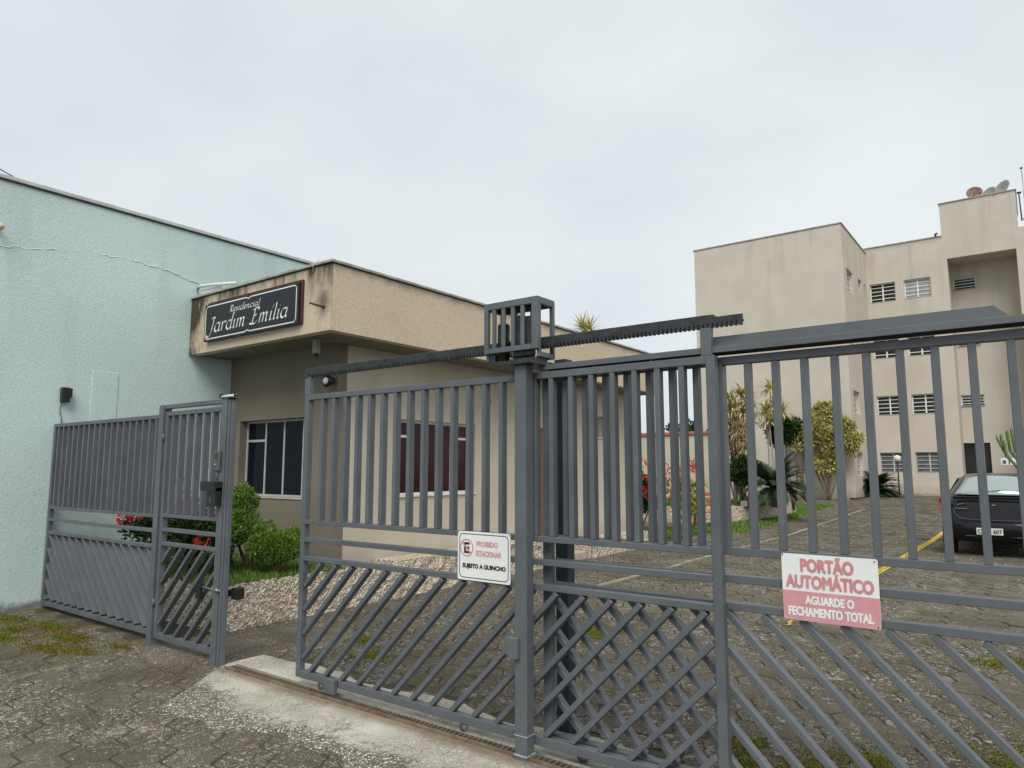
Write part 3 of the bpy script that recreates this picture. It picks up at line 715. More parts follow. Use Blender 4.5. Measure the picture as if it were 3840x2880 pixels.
for i in range(5): m.box(-5.578, -5.52, 3.2605, 3.262, 1.68 + i * .01, 1.684 + i * .01)
m.build('speaker_grille', M_BLACK, ic)
m = MB(); m.tube([(-5.55, 3.279, 1.49), (-5.55, 3.279, 1.575)], .006, 8); m.build('conduit', M_GATE, ic)
mbx = thing('letter_box', (-5.53, 3.27, 1.28), 'black box with flared lid below the intercom on the gate post', 'letter box')
m = MB(); m.box(-5.61, -5.47, 3.225, 3.2845, 1.285, 1.44, 0, .004); m.build('body', M_BLACK, mbx)
m = MB(); m.prism([(-5.69, 3.215, 1.41), (-5.47, 3.215, 1.41), (-5.47, 3.215, 1.488), (-5.70, 3.215, 1.488)], (0, .069, 0)); m.build('lid', M_BLACK, mbx)
m = MB(); m.box(-5.548, -5.542, 3.222, 3.2248, 1.31, 1.36); m.build('slot', M_STEEL, mbx)

# ------------------------------------------------------------------ pale blue neighbour building
nb = thing('neighbour_building', (-12, 6, 0), 'pale blue-green windowless building along the left edge', 'building')
def grid_wall(name, x, y0, y1, z0, z1, mat, parent, nx=60, nz=30, amp=.004):
    """a wall face in the plane x with slight unevenness"""
    V = []; F = []
    ys = np.linspace(y0, y1, nx + 1); zs = np.linspace(z0, z1, nz + 1)
    for z in zs:
        for y in ys: V.append((x + amp * math.sin(y * 1.9 + z) * math.cos(z * 1.3 - y * .5), y, z))
    for j in range(nz):
        for i in range(nx): F.append((j * (nx + 1) + i, j * (nx + 1) + i + 1, (j + 1) * (nx + 1) + i + 1, (j + 1) * (nx + 1) + i))
    return npmesh(name, V, F, mat, parent, True)
grid_wall('wall', -9.33, -4.0, 16.0, -.03, 4.90, M_BLUE, nb)
m = MB(); m.box(-16, -9.345, -4.0, 16, -.03, 4.90); m.build('wall', M_BLUE, nb)
m = MB(); m.box(-9.50, -9.31, -4.05, 16.05, 4.9005, 4.915); m.build('drip_edge', M_DARKDRIP, nb)
m = MB(); m.box(-9.6, -9.30, -4.06, 16.06, 4.9155, 4.965, 0, .006); m.build('coping', M_ROOFMETAL, nb)
m = MB(); m.box(-16, -9.605, -4, 16, 4.9005, 4.94); m.build('roof', M_COPING, nb)
m = MB()      # faint raised plaster panel on the wall
m.box(-9.34, -9.3225, 3.79, 4.095, 2.08, 2.80, 0, .002); m.build('plaster_patch', M_BLUE, nb)
m = MB()      # old roof line scar
pts = [(-9.327, 2.3, 4.08), (-9.327, 2.9, 4.15), (-9.327, 3.6, 4.27), (-9.327, 4.2, 4.31), (-9.327, 4.7, 4.27), (-9.327, 5.2, 4.15)]
sc_ = []
for a_, b_ in zip(pts, pts[1:]):
    for k_ in range(12): sc_.append(Vector(a_).lerp(Vector(b_), k_ / 12) + Vector((random.uniform(-.006, .0), 0, random.uniform(-.014, .014))))
m.tube(sc_, .006, 5); m.build('plaster_scar', simple('pale_scar_plaster', (.62, .68, .66), .9, .3, 12, .5, 60), nb)
jb = thing('junction_box', (-9.30, 3.49, 2.38), 'small black box on the blue wall above the fence panel', 'electrical box')
m = MB(); m.box(-9.325, -9.25, 3.44, 3.53, 2.385, 2.56, 0, .006); m.build('box', M_BLACK, jb)
m = MB(); m.box(-9.28, -9.235, 3.49, 3.545, 2.44, 2.55, 0, .004); m.build('lid', M_BLACK, jb)
m = MB(); m.tube([(-9.315, 3.455, 2.385), (-9.317, 3.45, 2.28), (-9.316, 3.47, 2.2), (-9.312, 3.48, 2.12)], .005, 6); m.build('cable', simple('grey_cable', (.10, .11, .11), .6), jb)
wl = thing('wall_lamp', (-9.25, 2.68, 4.2), 'small fixture on the blue wall at the left edge of the view', 'lamp')
m = MB(); m.tube([(-9.33, 2.66, 4.33), (-9.2, 2.66, 4.33)], .025, 10); m.build('arm', M_BLACK, wl)
m = MB(); m.ball((-9.2, 2.66, 4.31), .045); m.build('bulb_cover', simple('cream_fixture', (.6, .5, .4), .5), wl)
cb = thing('overhead_cable', (-9.5, 2.6, 5.1), 'thin dark cable crossing the sky above the blue building', 'cable')
m = MB(); A = Vector((-9.33, 1.6, 5.42)); B = Vector((-9.45, 3.02, 4.955))
m.tube([A.lerp(B, t) - Vector((0, 0, .03 * math.sin(math.pi * t))) for t in np.linspace(0, 1, 12)], .006, 6); m.build('wire', M_BLACK, cb)

# ------------------------------------------------------------------ gatehouse lobby
lb = thing('gatehouse', (-8.1, 9.3, 0), 'low beige gatehouse with deep grit fascia beside the blue wall', 'building')
XW, YW, YE = -6.94, 5.652, 13.36
WIN_F = (-9.036, -7.45, 1.215, 2.257)      # opening in the front wall
WIN_S = (6.715, 8.345, 1.225, 2.265)       # opening in the side wall
DOOR = (10.0, 10.95, .04, 2.30)
def wall_with_holes(axis, c, t, a0, a1, z0, z1, holes, name, mat, parent):
    """wall at axis=c thick t, spanning a0..a1; holes are (a0,a1,z0,z1)"""
    m = MB(); cuts = sorted(set([a0, a1] + [h[0] for h in holes] + [h[1] for h in holes]))
    for i in range(len(cuts) - 1):
        u, v = cuts[i], cuts[i + 1]; hs = [h for h in holes if h[0] <= u and h[1] >= v]
        zs = [z0]
        for h in sorted(hs, key=lambda q: q[2]): zs += [h[2], h[3]]
        zs.append(z1)
        for j in range(0, len(zs), 2):
            if zs[j + 1] > zs[j] + 1e-4:
                if axis == 'y': m.box(u, v, c, c + t, zs[j], zs[j + 1])
                else: m.box(c - t, c, u, v, zs[j], zs[j + 1])
    return m.build(name, mat, parent)
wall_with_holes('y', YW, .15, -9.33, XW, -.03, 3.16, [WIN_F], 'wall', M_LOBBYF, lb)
wall_with_holes('x', XW, .15, YW + .1505, YE, -.03, 3.16, [WIN_S, DOOR, (12.10, 12.42, 2.2, 2.62)], 'wall', M_LOBBY, lb)
m = MB(); m.box(-9.3, XW - .1505, YE - .15, YE, -.03, 3.16); m.build('wall', M_LOBBY, lb)
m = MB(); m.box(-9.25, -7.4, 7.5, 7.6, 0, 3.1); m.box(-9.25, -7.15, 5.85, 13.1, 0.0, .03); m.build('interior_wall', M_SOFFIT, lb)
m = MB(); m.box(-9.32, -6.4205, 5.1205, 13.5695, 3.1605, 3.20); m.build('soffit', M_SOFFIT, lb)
m = MB(); m.box(-9.325, -6.42, 5.0, 5.12, 3.15, 3.93, 0, .003); m.build('fascia', M_GRIT, lb)
m = MB(); m.box(-6.4195, -6.296, 5.0, 13.69, 3.15, 3.93, 0, .003); m.build('fascia', M_GRIT, lb)
m = MB(); m.box(-9.325, -6.42, 13.57, 13.69, 3.15, 3.93); m.build('fascia', M_GRIT, lb)
m = MB(); m.box(-9.32, -6.283, 4.987, 13.70, 3.9305, 3.939); m.build('drip_edge', M_DARKDRIP, lb)
m = MB(); m.box(-9.32, -6.27, 4.975, 5.14, 3.9395, 3.972, 0, .004); m.box(-6.44, -6.27, 5.1405, 13.71, 3.9395, 3.972, 0, .004); m.build('coping', M_COPING, lb)
m = MB(); m.box(-9.32, -6.445, 5.145, 13.6, 3.80, 3.92); m.build('roof', M_COPING, lb)
# windows
def window_y(parent, op, y, mull, trans, tz, mat_f, mat_g, fw=.03):
    """window in a wall facing -y: op=(x0,x1,z0,z1), frame set at depth y"""
    x0, x1, z0, z1 = op
    w = MB(); w.box(x0, x0 + fw, y, y + .035, z0 + fw, z1 - fw); w.box(x1 - fw, x1, y, y + .035, z0 + fw, z1 - fw)
    w.box(x0, x1, y, y + .035, z0, z0 + fw); w.box(x0, x1, y, y + .035, z1 - fw, z1)
    W = w.build('window', mat_f, parent, base=(x0, y, z0))
    m = MB(); m.box(x0 - .01, x1 + .01, y - .125, y + .01, z0 - .018, z0 - .0005, 0, .003); m.build('sill', mat_f, W)
    xs = [x0 + fw] + mull + [x1 - fw]
    for i, xm in enumerate(mull):
        m = MB(); m.box(xm - .014, xm + .014, y + .003, y + .032, z0 + fw + .0005, z1 - fw - .0005); m.build('mullion', mat_f, W)
    for i in range(len(xs) - 1):
        a = xs[i] + (.0145 if i else .0005); b = xs[i + 1] - (.0145 if i < len(xs) - 2 else .0005)
        if i in trans:
            m = MB(); m.box(a, b, y + .004, y + .031, tz - .016, tz + .016); m.build('transom', mat_f, W)
            m = MB(); m.box(a, b, y + .014, y + .018, tz + .0165, z1 - fw - .0005); m.build('pane', mat_g, W)
            m = MB(); m.box(a, b, y + .014, y + .018, z0 + fw + .0005, tz - .0165); m.build('pane', mat_g, W)
        else:
            m = MB(); m.box(a, b, y + .014, y + .018, z0 + fw + .0005, z1 - fw - .0005); m.build('pane', mat_g, W)
    return W
window_y(lb, WIN_F, 5.765, [-8.58, -8.16, -7.74], {0, 3}, 1.98, M_ALU, M_GLASS)
def window_x(parent, op, x, mull, trans, tz, mat_f, mat_g, fw=.035):
    """window in a wall facing +x: op=(y0,y1,z0,z1)"""
    y0, y1, z0, z1 = op; d = .035
    w = MB(); w.box(x - d, x, y0, y0 + fw, z0 + fw, z1 - fw); w.box(x - d, x, y1 - fw, y1, z0 + fw, z1 - fw)
    w.box(x - d, x, y0, y1, z0, z0 + fw); w.box(x - d, x, y0, y1, z1 - fw, z1)
    W = w.build('window', mat_f, parent, base=(x, y0, z0))
    m = MB(); m.box(x - .01, x + .125, y0 - .01, y1 + .01, z0 - .018, z0 - .0005, 0, .003); m.build('sill', mat_f, W)
    ys = [y0 + fw] + mull + [y1 - fw]
    for ym in mull:
        m = MB(); m.box(x - .032, x - .003, ym - .018, ym + .018, z0 + fw + .0005, z1 - fw - .0005); m.build('mullion', mat_f, W)
    for i in range(len(ys) - 1):
        a = ys[i] + (.0185 if i else .0005); b = ys[i + 1] - (.0185 if i < len(ys) - 2 else .0005)
        if i in trans:
            m = MB(); m.box(x - .031, x - .004, a, b, tz - .018, tz + .018); m.build('transom', mat_f, W)
            m = MB(); m.box(x - .018, x - .014, a, b, tz + .0185, z1 - fw - .0005); m.build('pane', mat_g, W)
            m = MB(); m.box(x - .018, x - .014, a, b, z0 + fw + .0005, tz - .0185); m.build('pane', mat_g, W)
        else:
            m = MB(); m.box(x - .018, x - .014, a, b, z0 + fw + .0005, z1 - fw - .0005); m.build('pane', mat_g, W)
    return W
window_x(lb, WIN_S, XW - .10, [7.05, 7.37, 7.90], {0, 3}, 2.04, M_WHITEFR, M_GLASSRED)
window_x(lb, (12.10, 12.42, 2.2, 2.62), XW - .10, [12.26], set(), 2.4, M_WHITEFR, M_FROST, .02)
m = MB(); m.box(XW - .09, XW - .05, DOOR[0] + .002, DOOR[1] - .002, DOOR[2], DOOR[3] - .002); dr = m.build('door', M_DOORWOOD, lb)
m = MB(); m.tube([(XW - .05, 10.1, 1.05), (XW - .01, 10.1, 1.05), (XW - .01, 10.2, 1.05)], .01, 8); m.build('handle', M_STEEL, dr)
m = MB(); m.box(XW + .0005, XW + .35, 9.9, 11.1, -.02, .12, 0, .01); m.build('door_step', M_KERB, lb)
# sign board
sb = thing('name_board', (-7.81, 4.95, 3.27), 'black name board with white script lettering on the gatehouse fascia', 'sign')
m = MB(); m.box(-8.83, -6.785, 4.965, 4.9995, 3.275, 3.81, 0, .006); m.build('frame', M_SIGNRED, sb)
m = MB(); m.box(-8.845, -6.815, 4.935, 4.9645, 3.275, 3.775, 0, .004); m.build('panel', M_SIGNBLK, sb)
def border_strip(m, pts, w, y):
    for a, b in zip(pts, pts[1:]):
        a = Vector((a[0], 0, a[1])); b = Vector((b[0], 0, b[1])); d = (b - a).normalized(); nrm = Vector((-d.z, 0, d.x)) * w / 2
        P = [a + nrm - d * w * .3, b + nrm + d * w * .3, b - nrm + d * w * .3, a - nrm - d * w * .3]
        m.prism([(q.x, y, q.z) for q in P], (0, .0012, 0))
m = MB(); BX0, BX1, BZ0, BZ1 = -8.815, -6.85, 3.305, 3.745; n_ = .03
per = [(BX0 + n_, BZ1), ((BX0 + BX1) / 2 - .05, BZ1), ((BX0 + BX1) / 2, BZ1 - .02), ((BX0 + BX1) / 2 + .05, BZ1), (BX1 - n_, BZ1), (BX1 - n_ * .6, BZ1 - n_ * .6), (BX1, BZ1 - n_), (BX1, BZ0 + n_), (BX1 - n_ * .6, BZ0 + n_ * .6), (BX1 - n_, BZ0), ((BX0 + BX1) / 2 + .05, BZ0), ((BX0 + BX1) / 2, BZ0 + .02), ((BX0 + BX1) / 2 - .05, BZ0), (BX0 + n_, BZ0), (BX0 + n_ * .6, BZ0 + n_ * .6), (BX0, BZ0 + n_), (BX0, BZ1 - n_), (BX0 + n_ * .6, BZ1 - n_ * .6), (BX0 + n_, BZ1)]
border_strip(m, per, .014, 4.9335); m.build('border', M_LETTER, sb)
# calligraphic strokes: glyphs as polylines on a unit grid (x-height 1), drawn with a slanted nib
def arc(cx, cy, rx, ry, a0, a1, n=8): return [(cx + rx * math.cos(R(a0 + (a1 - a0) * k / n)), cy + ry * math.sin(R(a0 + (a1 - a0) * k / n))) for k in range(n + 1)]
GL = {
 'a': (1.0, [arc(.42, .5, .40, .5, 60, 300, 10), [(.78, 1.0), (.76, .15), (.88, .0), (1.0, .12)], [(.62, .08), (.78, .4)]]),
 'r': (.75, [[(.0, .9), (.12, 1.0), (.16, .0)], [(.16, .6), (.35, .95), (.55, 1.0), (.66, .88)]]),
 'd': (1.0, [arc(.42, .5, .40, .5, 60, 300, 10), [(.95, 1.75), (.72, 1.72)], [(.80, 1.7), (.76, .15), (.88, .0), (1.0, .12)], [(.62, .08), (.78, .4)]]),
 'i': (.42, [[(.0, .88), (.13, 1.0), (.14, .12), (.24, .0), (.38, .14)], [(.16, 1.38), (.20, 1.44)]]),
 'í': (.42, [[(.0, .88), (.13, 1.0), (.14, .12), (.24, .0), (.38, .14)], [(.12, 1.30), (.34, 1.62)]]),
 'm': (1.45, [[(.0, .88), (.12, 1.0), (.14, .0)], [(.14, .6), (.34, .95), (.50, 1.0), (.60, .85), (.62, .0)], [(.62, .6), (.82, .95), (.98, 1.0), (1.08, .85), (1.10, .12), (1.2, .0), (1.34, .14)]]),
 'n': (1.0, [[(.0, .88), (.12, 1.0), (.14, .0)], [(.14, .6), (.34, .95), (.50, 1.0), (.60, .85), (.62, .12), (.72, .0), (.86, .14)]]),
 'l': (.42, [[(.02, 1.65), (.15, 1.75), (.15, .12), (.25, .0), (.39, .14)]]),
 's': (.65, [[(.50, .88), (.30, 1.0), (.08, .85), (.12, .62), (.42, .42), (.46, .15), (.25, .0), (.0, .12)]]),
 'c': (.75, [[(.62, .85), (.42, 1.0), (.15, .85), (.03, .5), (.15, .12), (.40, .0), (.66, .2)]]),
 'e': (.78, [[(.08, .45), (.58, .62), (.60, .85), (.42, 1.0), (.15, .85), (.03, .5), (.15, .12), (.40, .0), (.66, .2)]]),
 'J': (1.0, [[(.25, 1.55), (.45, 1.7), (.90, 1.68)], [(.70, 1.68), (.66, .2), (.50, -.35), (.20, -.50), (-.05, -.35), (-.02, -.2)]]),
 'E': (1.25, [[(1.05, 1.45), (1.02, 1.70), (.60, 1.72), (.15, 1.55)], [(.50, 1.70), (.42, .02)], [(.46, .90), (.82, .92), (.86, 1.05)], [(.02, .10), (.42, .0), (.90, .02), (1.12, .32)]]),
 'R': (1.2, [[(.0, 1.45), (.25, 1.7), (.75, 1.68), (.92, 1.35), (.70, .98), (.36, .90)], [(.36, 1.65), (.30, .0)], [(.50, .90), (.80, .25), (1.05, .0), (1.2, .12)]]),
}
def script(m, text, x, z, h, sx, y, nib, shear=.28, track=.12):
    """writes text from x at baseline z; h is the x-height"""
    nv = (nib * math.cos(R(38)), nib * math.sin(R(38)))
    for ch in text:
        if ch == ' ': x += .6 * h * sx; continue
        adv, strokes = GL[ch]
        for st in strokes:
            P = [(x + (px + shear * pz) * h * sx, z + pz * h) for px, pz in st]
            for a, b in zip(P, P[1:]):
                q = [(a[0] - nv[0], a[1] - nv[1]), (a[0] + nv[0], a[1] + nv[1]), (b[0] + nv[0], b[1] + nv[1]), (b[0] - nv[0], b[1] - nv[1])]
                ar = sum(q[i][0] * q[(i + 1) % 4][1] - q[(i + 1) % 4][0] * q[i][1] for i in range(4)) / 2
                if abs(ar) > 1e-7: m.prism([(u, y, v) for u, v in q], (0, .0015, 0))
                d = Vector((b[0] - a[0], b[1] - a[1])).normalized() * .0022; nx, nz = -d.y, d.x
                m.prism([(a[0] + nx, y - .0003, a[1] + nz), (b[0] + nx, y - .0003, b[1] + nz), (b[0] - nx, y - .0003, b[1] - nz), (a[0] - nx, y - .0003, a[1] - nz)], (0, .0015, 0))
        x += (adv + track) * h * sx
    return x
m = MB(); script(m, 'Residencial', -8.26, 3.605, .048, 1.45, 4.9325, .0075); m.build('lettering', M_LETTER, sb)
m = MB(); script(m, 'Jardim Emília', -8.76, 3.385, .114, 1.22, 4.9325, .0145); m.build('lettering', M_LETTER, sb)
# drain spout and stain, fixtures
ds = thing('drain_spout', (-6.53, 4.9, 3.5), 'dark drain spout sticking out of the fascia right of the name board', 'pipe')
m = MB(); m.tube([(-6.42, 5.0, 3.43), (-6.42, 4.80, 3.44)], .011, 8); m.tube([(-6.42, 4.999, 3.43), (-6.42, 4.99, 3.43)], .02, 10); m.build('pipe', M_DARKDRIP, ds)
wp = thing('white_pipe', (-8.9, 5.1, 4.0), 'white pipe lying on the gatehouse roof against the blue wall', 'pipe')
m = MB(); m.tube([(-9.29, 5.06, 3.973), (-9.29, 5.06, 4.115), (-9.22, 5.06, 4.13), (-8.9, 5.06, 4.10), (-8.35, 5.06, 4.035)], .022, 10); m.build('pipe', M_WHITEPL, wp)
m = MB(); m.box(-9.26, -8.75, 5.09, 5.13, 3.973, 4.08, 0, .005); m.build('box', M_WHITEPL, wp)
sl = thing('soffit_lamp', (-6.93, 5.3, 2.95), 'grey tubular lamp hanging under the gatehouse soffit', 'lamp')
m = MB(); m.box(-6.965, -6.895, 5.27, 5.34, 2.98, 3.16, 0, .004); m.build('housing', simple('grey_lamp_metal', (.30, .29, .26), .5), sl)
m = MB(); m.tube([(-6.93, 5.305, 2.98), (-6.93, 5.305, 2.945)], [.03, .022], 10); m.build('lens', M_BLACK, sl)
fl = thing('floodlight', (-6.95, 5.56, 2.68), 'round black floodlight with white lamp at the corner of the gatehouse wall', 'lamp')
m = MB(); m.tube([(-6.98, 5.652, 2.80), (-6.98, 5.56, 2.80), (-6.98, 5.56, 2.74)], .012, 8); m.build('arm', M_STEEL, fl)
m = MB(); m.tube([(-6.98, 5.60, 2.68), (-6.975, 5.50, 2.67)], [.05, .078], 18); m.build('reflector', M_BLACK, fl)
m = MB(); m.ball((-6.974, 5.492, 2.67), .045, sc=(1, .6, 1)); m.build('bulb', M_WHITEPL, fl)
el = thing('oval_wall_lamp', (-6.9, 8.6, 2.6), 'oval lamp on the gatehouse side wall below the soffit', 'lamp')
m = MB(); m.ball((-6.925, 8.62, 2.66), .085, sc=(.5, 1.2, .6)); m.build('cover', simple('yellowed_glass', (.32, .30, .20), .4), el)
m = MB(); m.box(-6.939, -6.925, 8.53, 8.71, 2.61, 2.71); m.build('backplate', M_BLACK, el)
st = thing('roof_rod', (-6.4, 5.2, 3.97), 'short thin pale wire at the fascia corner above the spout', 'wire')
m = MB(); m.tube([(-6.62, 4.985, 3.88), (-6.60, 4.97, 3.95), (-6.50, 4.99, 4.02)], .006, 6); m.build('wire', M_WHITEPL, st)

# ------------------------------------------------------------------ planter and plinth of crushed stone
def rough_wall(m, P0, P1, z0, z1, amp=.010, step=.03, inward=None):
    """vertical rough face between ground points P0 and P1"""
    P0 = Vector((*P0, 0)); P1 = Vector((*P1, 0)); d = P1 - P0; L = d.length; d.normalize(); nrm = Vector((d.y, -d.x, 0))
    nu = max(2, int(L / step)); nv = max(2, int((z1 - z0) / step)); V = []; F = []
    for j in range(nv + 1):
        for i in range(nu + 1):
            e = 1 if 0 < i < nu else .3
            p = P0 + d * (L * i / nu + (random.uniform(-.3, .3) * step if 0 < i < nu else 0)) + nrm * random.uniform(-amp, amp) * e
            V.append((p.x, p.y, z0 + (z1 - z0) * j / nv + (random.uniform(-.3, .3) * step if j < nv else random.uniform(-.2, .35) * step)))
    for j in range(nv):
        for i in range(nu):
            a = j * (nu + 1) + i; F += [(a, a + 1, a + nu + 2), (a, a + nu + 2, a + nu + 1)]
    m.add(V, F)
pl = thing('planter', (-7.9, 4.7, 0), 'raised planter of rough pinkish crushed stone in front of the gatehouse', 'planter')
m = MB(); rough_wall(m, (-9.3, 3.93), (-6.60, 3.93), -.03, .44); rough_wall(m, (-6.60, 3.93), (-6.49, 4.08), -.03, .44, .015); rough_wall(m, (-6.49, 4.08), (-6.48, 6.3), -.03, .45)
m.build('stone_wall', M_STONE, pl)
m = MB(); rough_wall(m, (-6.48, 6.3), (-6.50, 9.9), -.03, .44, .022, .06); rough_wall(m, (-6.50, 11.1), (-6.52, 13.4), -.03, .32, .02, .06)
m.box(-6.93, -6.52, 6.3, 9.88, -.02, .445); m.box(-6.93, -6.53, 11.12, 13.4, -.02, .32)
m.build('plinth', M_STONE, pl)
m = MB()
nx_, ny_ = 40, 26
V = [(-9.32 + 2.79 * i / nx_, 3.97 + 1.68 * j / ny_, .40 + .03 * math.sin(i * .7) * math.cos(j * .9) + random.uniform(0, .02)) for j in range(ny_ + 1) for i in range(nx_ + 1)]
m.add(V, [(j * (nx_ + 1) + i, j * (nx_ + 1) + i + 1, (j + 1) * (nx_ + 1) + i + 1, (j + 1) * (nx_ + 1) + i) for j in range(ny_) for i in range(nx_)], 0, True); m.build('soil', M_SOIL, pl)

# ------------------------------------------------------------------ plants
def blades(n, P, h, w, lean=.5, hvar=.4):
    """n upright blades standing at the points P (n,3): one folded quad each"""
    a = rng.uniform(0, 2 * math.pi, n); hh = h * rng.uniform(1 - hvar, 1 + hvar, n); l = rng.uniform(0, lean, n) * hh
    d = np.stack([np.cos(a), np.sin(a), np.zeros(n)], 1); s = np.stack([-np.sin(a), np.cos(a), np.zeros(n)], 1) * (w / 2)
    base = P; mid = P + d * (l * .35)[:, None] + np.stack([0 * hh, 0 * hh, hh * .6], 1); tip = P + d * l[:, None] + np.stack([0 * hh, 0 * hh, hh], 1)
    V = np.stack([base - s, base + s, mid + s * .8, mid - s * .8, tip], 1).reshape(-1, 3)
    i = np.arange(n)[:, None] * 5
    Q = np.concatenate([i + np.array([[0, 1, 2, 3]])], 0); T = i + np.array([[3, 2, 4]])
    return V, Q.tolist() + T.tolist()
def blade_obj(name, V, F, mat, parent=None):
    b = wpos(parent) if parent else Vector((0, 0, 0)); me = bpy.data.meshes.new(name)
    me.from_pydata((V - np.array(b)).tolist(), [], F); me.materials.append(mat)
    o = bpy.data.objects.new(name, me); COL.objects.link(o); o.parent = parent; return o
def leaves(P, D, L, W, curl=.25):
    """pointed leaves at P with directions D; L, W arrays; six verts folded on the midrib"""
    n = len(P); D = D / np.linalg.norm(D, axis=1, keepdims=True); up = rng.normal(0, 1, (n, 3)); up[:, 2] += .8
    S = np.cross(D, up); S /= np.linalg.norm(S, axis=1, keepdims=True) + 1e-9; Nn = np.cross(S, D)
    L = np.broadcast_to(L, n)[:, None]; W = np.broadcast_to(W, n)[:, None]
    a = P; b1 = P + D * L * .45 + S * W * .5 + Nn * W * curl; b2 = P + D * L * .45 - S * W * .5 + Nn * W * curl
    c = P + D * L * .5; t = P + D * L - Nn * L * curl * .4
    V = np.stack([a, b1, t, c, b2], 1).reshape(-1, 3); i = np.arange(n)[:, None] * 5
    F = np.concatenate([i + np.array([[0, 1, 3]]), i + np.array([[1, 2, 3]]), i + np.array([[0, 3, 4]]), i + np.array([[3, 2, 4]])]).tolist()
    return V, F
def crown_points(n, blobs, shell=.55):
    """points and outward directions in a union of ellipsoids (cx,cy,cz,rx,ry,rz)"""
    vol = np.array([b[3] * b[4] * b[5] for b in blobs]) ** .75; idx = rng.choice(len(blobs), n, p=vol / vol.sum()); B = np.array(blobs)[idx]
    d = rng.normal(0, 1, (n, 3)); d /= np.linalg.norm(d, axis=1, keepdims=True)
    r = (shell + (1 - shell) * rng.random(n)) ** .8
    return B[:, :3] + d * B[:, 3:] * r[:, None], d
def clumps(c, r, k, size, sz=(1, 1, 1)):
    """k smaller blobs scattered over an ellipsoid crown for an uneven outline"""
    out = []
    for _ in range(k):
        d = rng.normal(0, 1, 3); d /= np.linalg.norm(d); q = rng.uniform(.45, 1.0)
        s = size * rng.uniform(.7, 1.3); out.append((c[0] + d[0] * r[0] * q, c[1] + d[1] * r[1] * q, c[2] + d[2] * r[2] * q, s * sz[0], s * sz[1], s * sz[2]))
    return out
def foliage(name, parent, blobs, n, L, W, mat, upb=.3, shell=.5):
    P, D = crown_points(n, blobs, shell); D = D + rng.normal(0, .55, D.shape); D[:, 2] += upb
    V, F = leaves(P, D, L * rng.uniform(.7, 1.3, n), W * rng.uniform(.7, 1.3, n)); return blade_obj(name, V, F, mat, parent)
def branches(parent, base, tips, r0, r1, mat, name='stem', bend=.08):
    for t in tips:
        m = MB(); A = Vector(base); B = Vector(t); P = []
        off = Vector((random.uniform(-1, 1), random.uniform(-1, 1), 0)) * bend
        for k in range(6):
            u = k / 5; P.append(A.lerp(B, u) + off * math.sin(math.pi * u))
        m.tube(P, [r0 + (r1 - r0) * k / 5 for k in range(6)], 7); m.build(name, mat, parent)

# planter lawn
n = 9000; P = np.stack([rng.uniform(-9.28, -6.53, n), rng.uniform(3.98, 5.62, n), np.full(n, .405)], 1)
V, F = blades(n, P, .06, .007, .7); tag(blade_obj('planter_grass', V, F, M_GRASS), 'short bright lawn filling the stone planter under the shrubs', 'grass', kind='stuff')
# clipped ball shrub
b = thing('ball_shrub', (-7.0, 4.9, .42), 'rounded clipped green shrub at the right end of the planter', 'shrub')
branches(b, (-7.0, 4.9, .40), [(-7.2, 4.85, .72), (-7.05, 4.8, .75), (-6.85, 4.85, .72), (-6.95, 5.05, .75), (-7.12, 5.0, .8), (-6.78, 5.0, .74)], .018, .006, M_BARK)
foliage('foliage', b, [(-7.0, 4.92, .72, .37, .34, .17)] + clumps((-7.0, 4.92, .735), (.34, .30, .15), 22, .09), 7500, .032, .017, M_LEAF, .5, .55)
# taller two-tier shrub
b = thing('tall_shrub', (-7.45, 4.85, .42), 'taller irregular green shrub with bare lower stems beside the gate post', 'shrub')
branches(b, (-7.42, 4.85, .40), [(-7.75, 4.75, 1.0), (-7.5, 4.8, 1.25), (-7.3, 4.75, .85), (-7.6, 4.9, 1.4), (-7.15, 4.85, .82), (-7.85, 4.9, .9)], .020, .007, M_BARK)
foliage('foliage', b, clumps((-7.52, 4.78, 1.22), (.16, .14, .19), 11, .085) + clumps((-7.55, 4.72, .90), (.34, .20, .14), 16, .10) + clumps((-7.22, 4.80, .92), (.14, .12, .10), 6, .08), 8500, .034, .018, M_LEAF, .5, .5)
# red flowering shrub behind the fence
b = thing('red_flowering_shrub', (-7.9, 4.4, .42), 'dark leafy shrub with clusters of red flowers behind the pedestrian gate', 'shrub')
branches(b, (-7.9, 4.4, .4), [(-8.3, 4.2, 1.1), (-7.9, 4.2, 1.2), (-7.5, 4.3, 1.0), (-7.2, 4.4, .9), (-8.1, 4.5, .9), (-7.0, 4.3, .7)], .016, .006, M_BARK)
bl = clumps((-7.75, 4.35, .82), (.75, .28, .32), 34, .12) + clumps((-7.9, 4.25, 1.12), (.4, .16, .12), 8, .08) + clumps((-8.75, 4.2, .86), (.35, .12, .16), 12, .09)
foliage('foliage', b, bl, 5200, .065, .032, M_LEAFDK, .4, .4)
for (fx, fy, fz) in [(-8.97, 4.12, 1.00), (-8.90, 4.10, .95), (-8.62, 4.1, 1.05), (-8.55, 4.08, 1.10), (-8.42, 4.12, 1.12), (-8.05, 4.1, 1.22), (-7.98, 4.05, 1.14), (-7.45, 4.1, 1.13), (-7.05, 4.1, 1.14), (-7.62, 4.08, 1.42), (-8.2, 4.08, 1.20), (-7.25, 4.15, .82), (-7.9, 4.05, .74), (-7.55, 4.1, 1.28)]:
    Pf, Df = crown_points(60, [(fx, fy, fz, .085, .07, .06)], .6); V, F = leaves(Pf, Df, .04 * rng.uniform(.8, 1.2, 60), .030 * rng.uniform(.8, 1.2, 60)); blade_obj('flower_cluster', V, F, M_FLOWER, b)
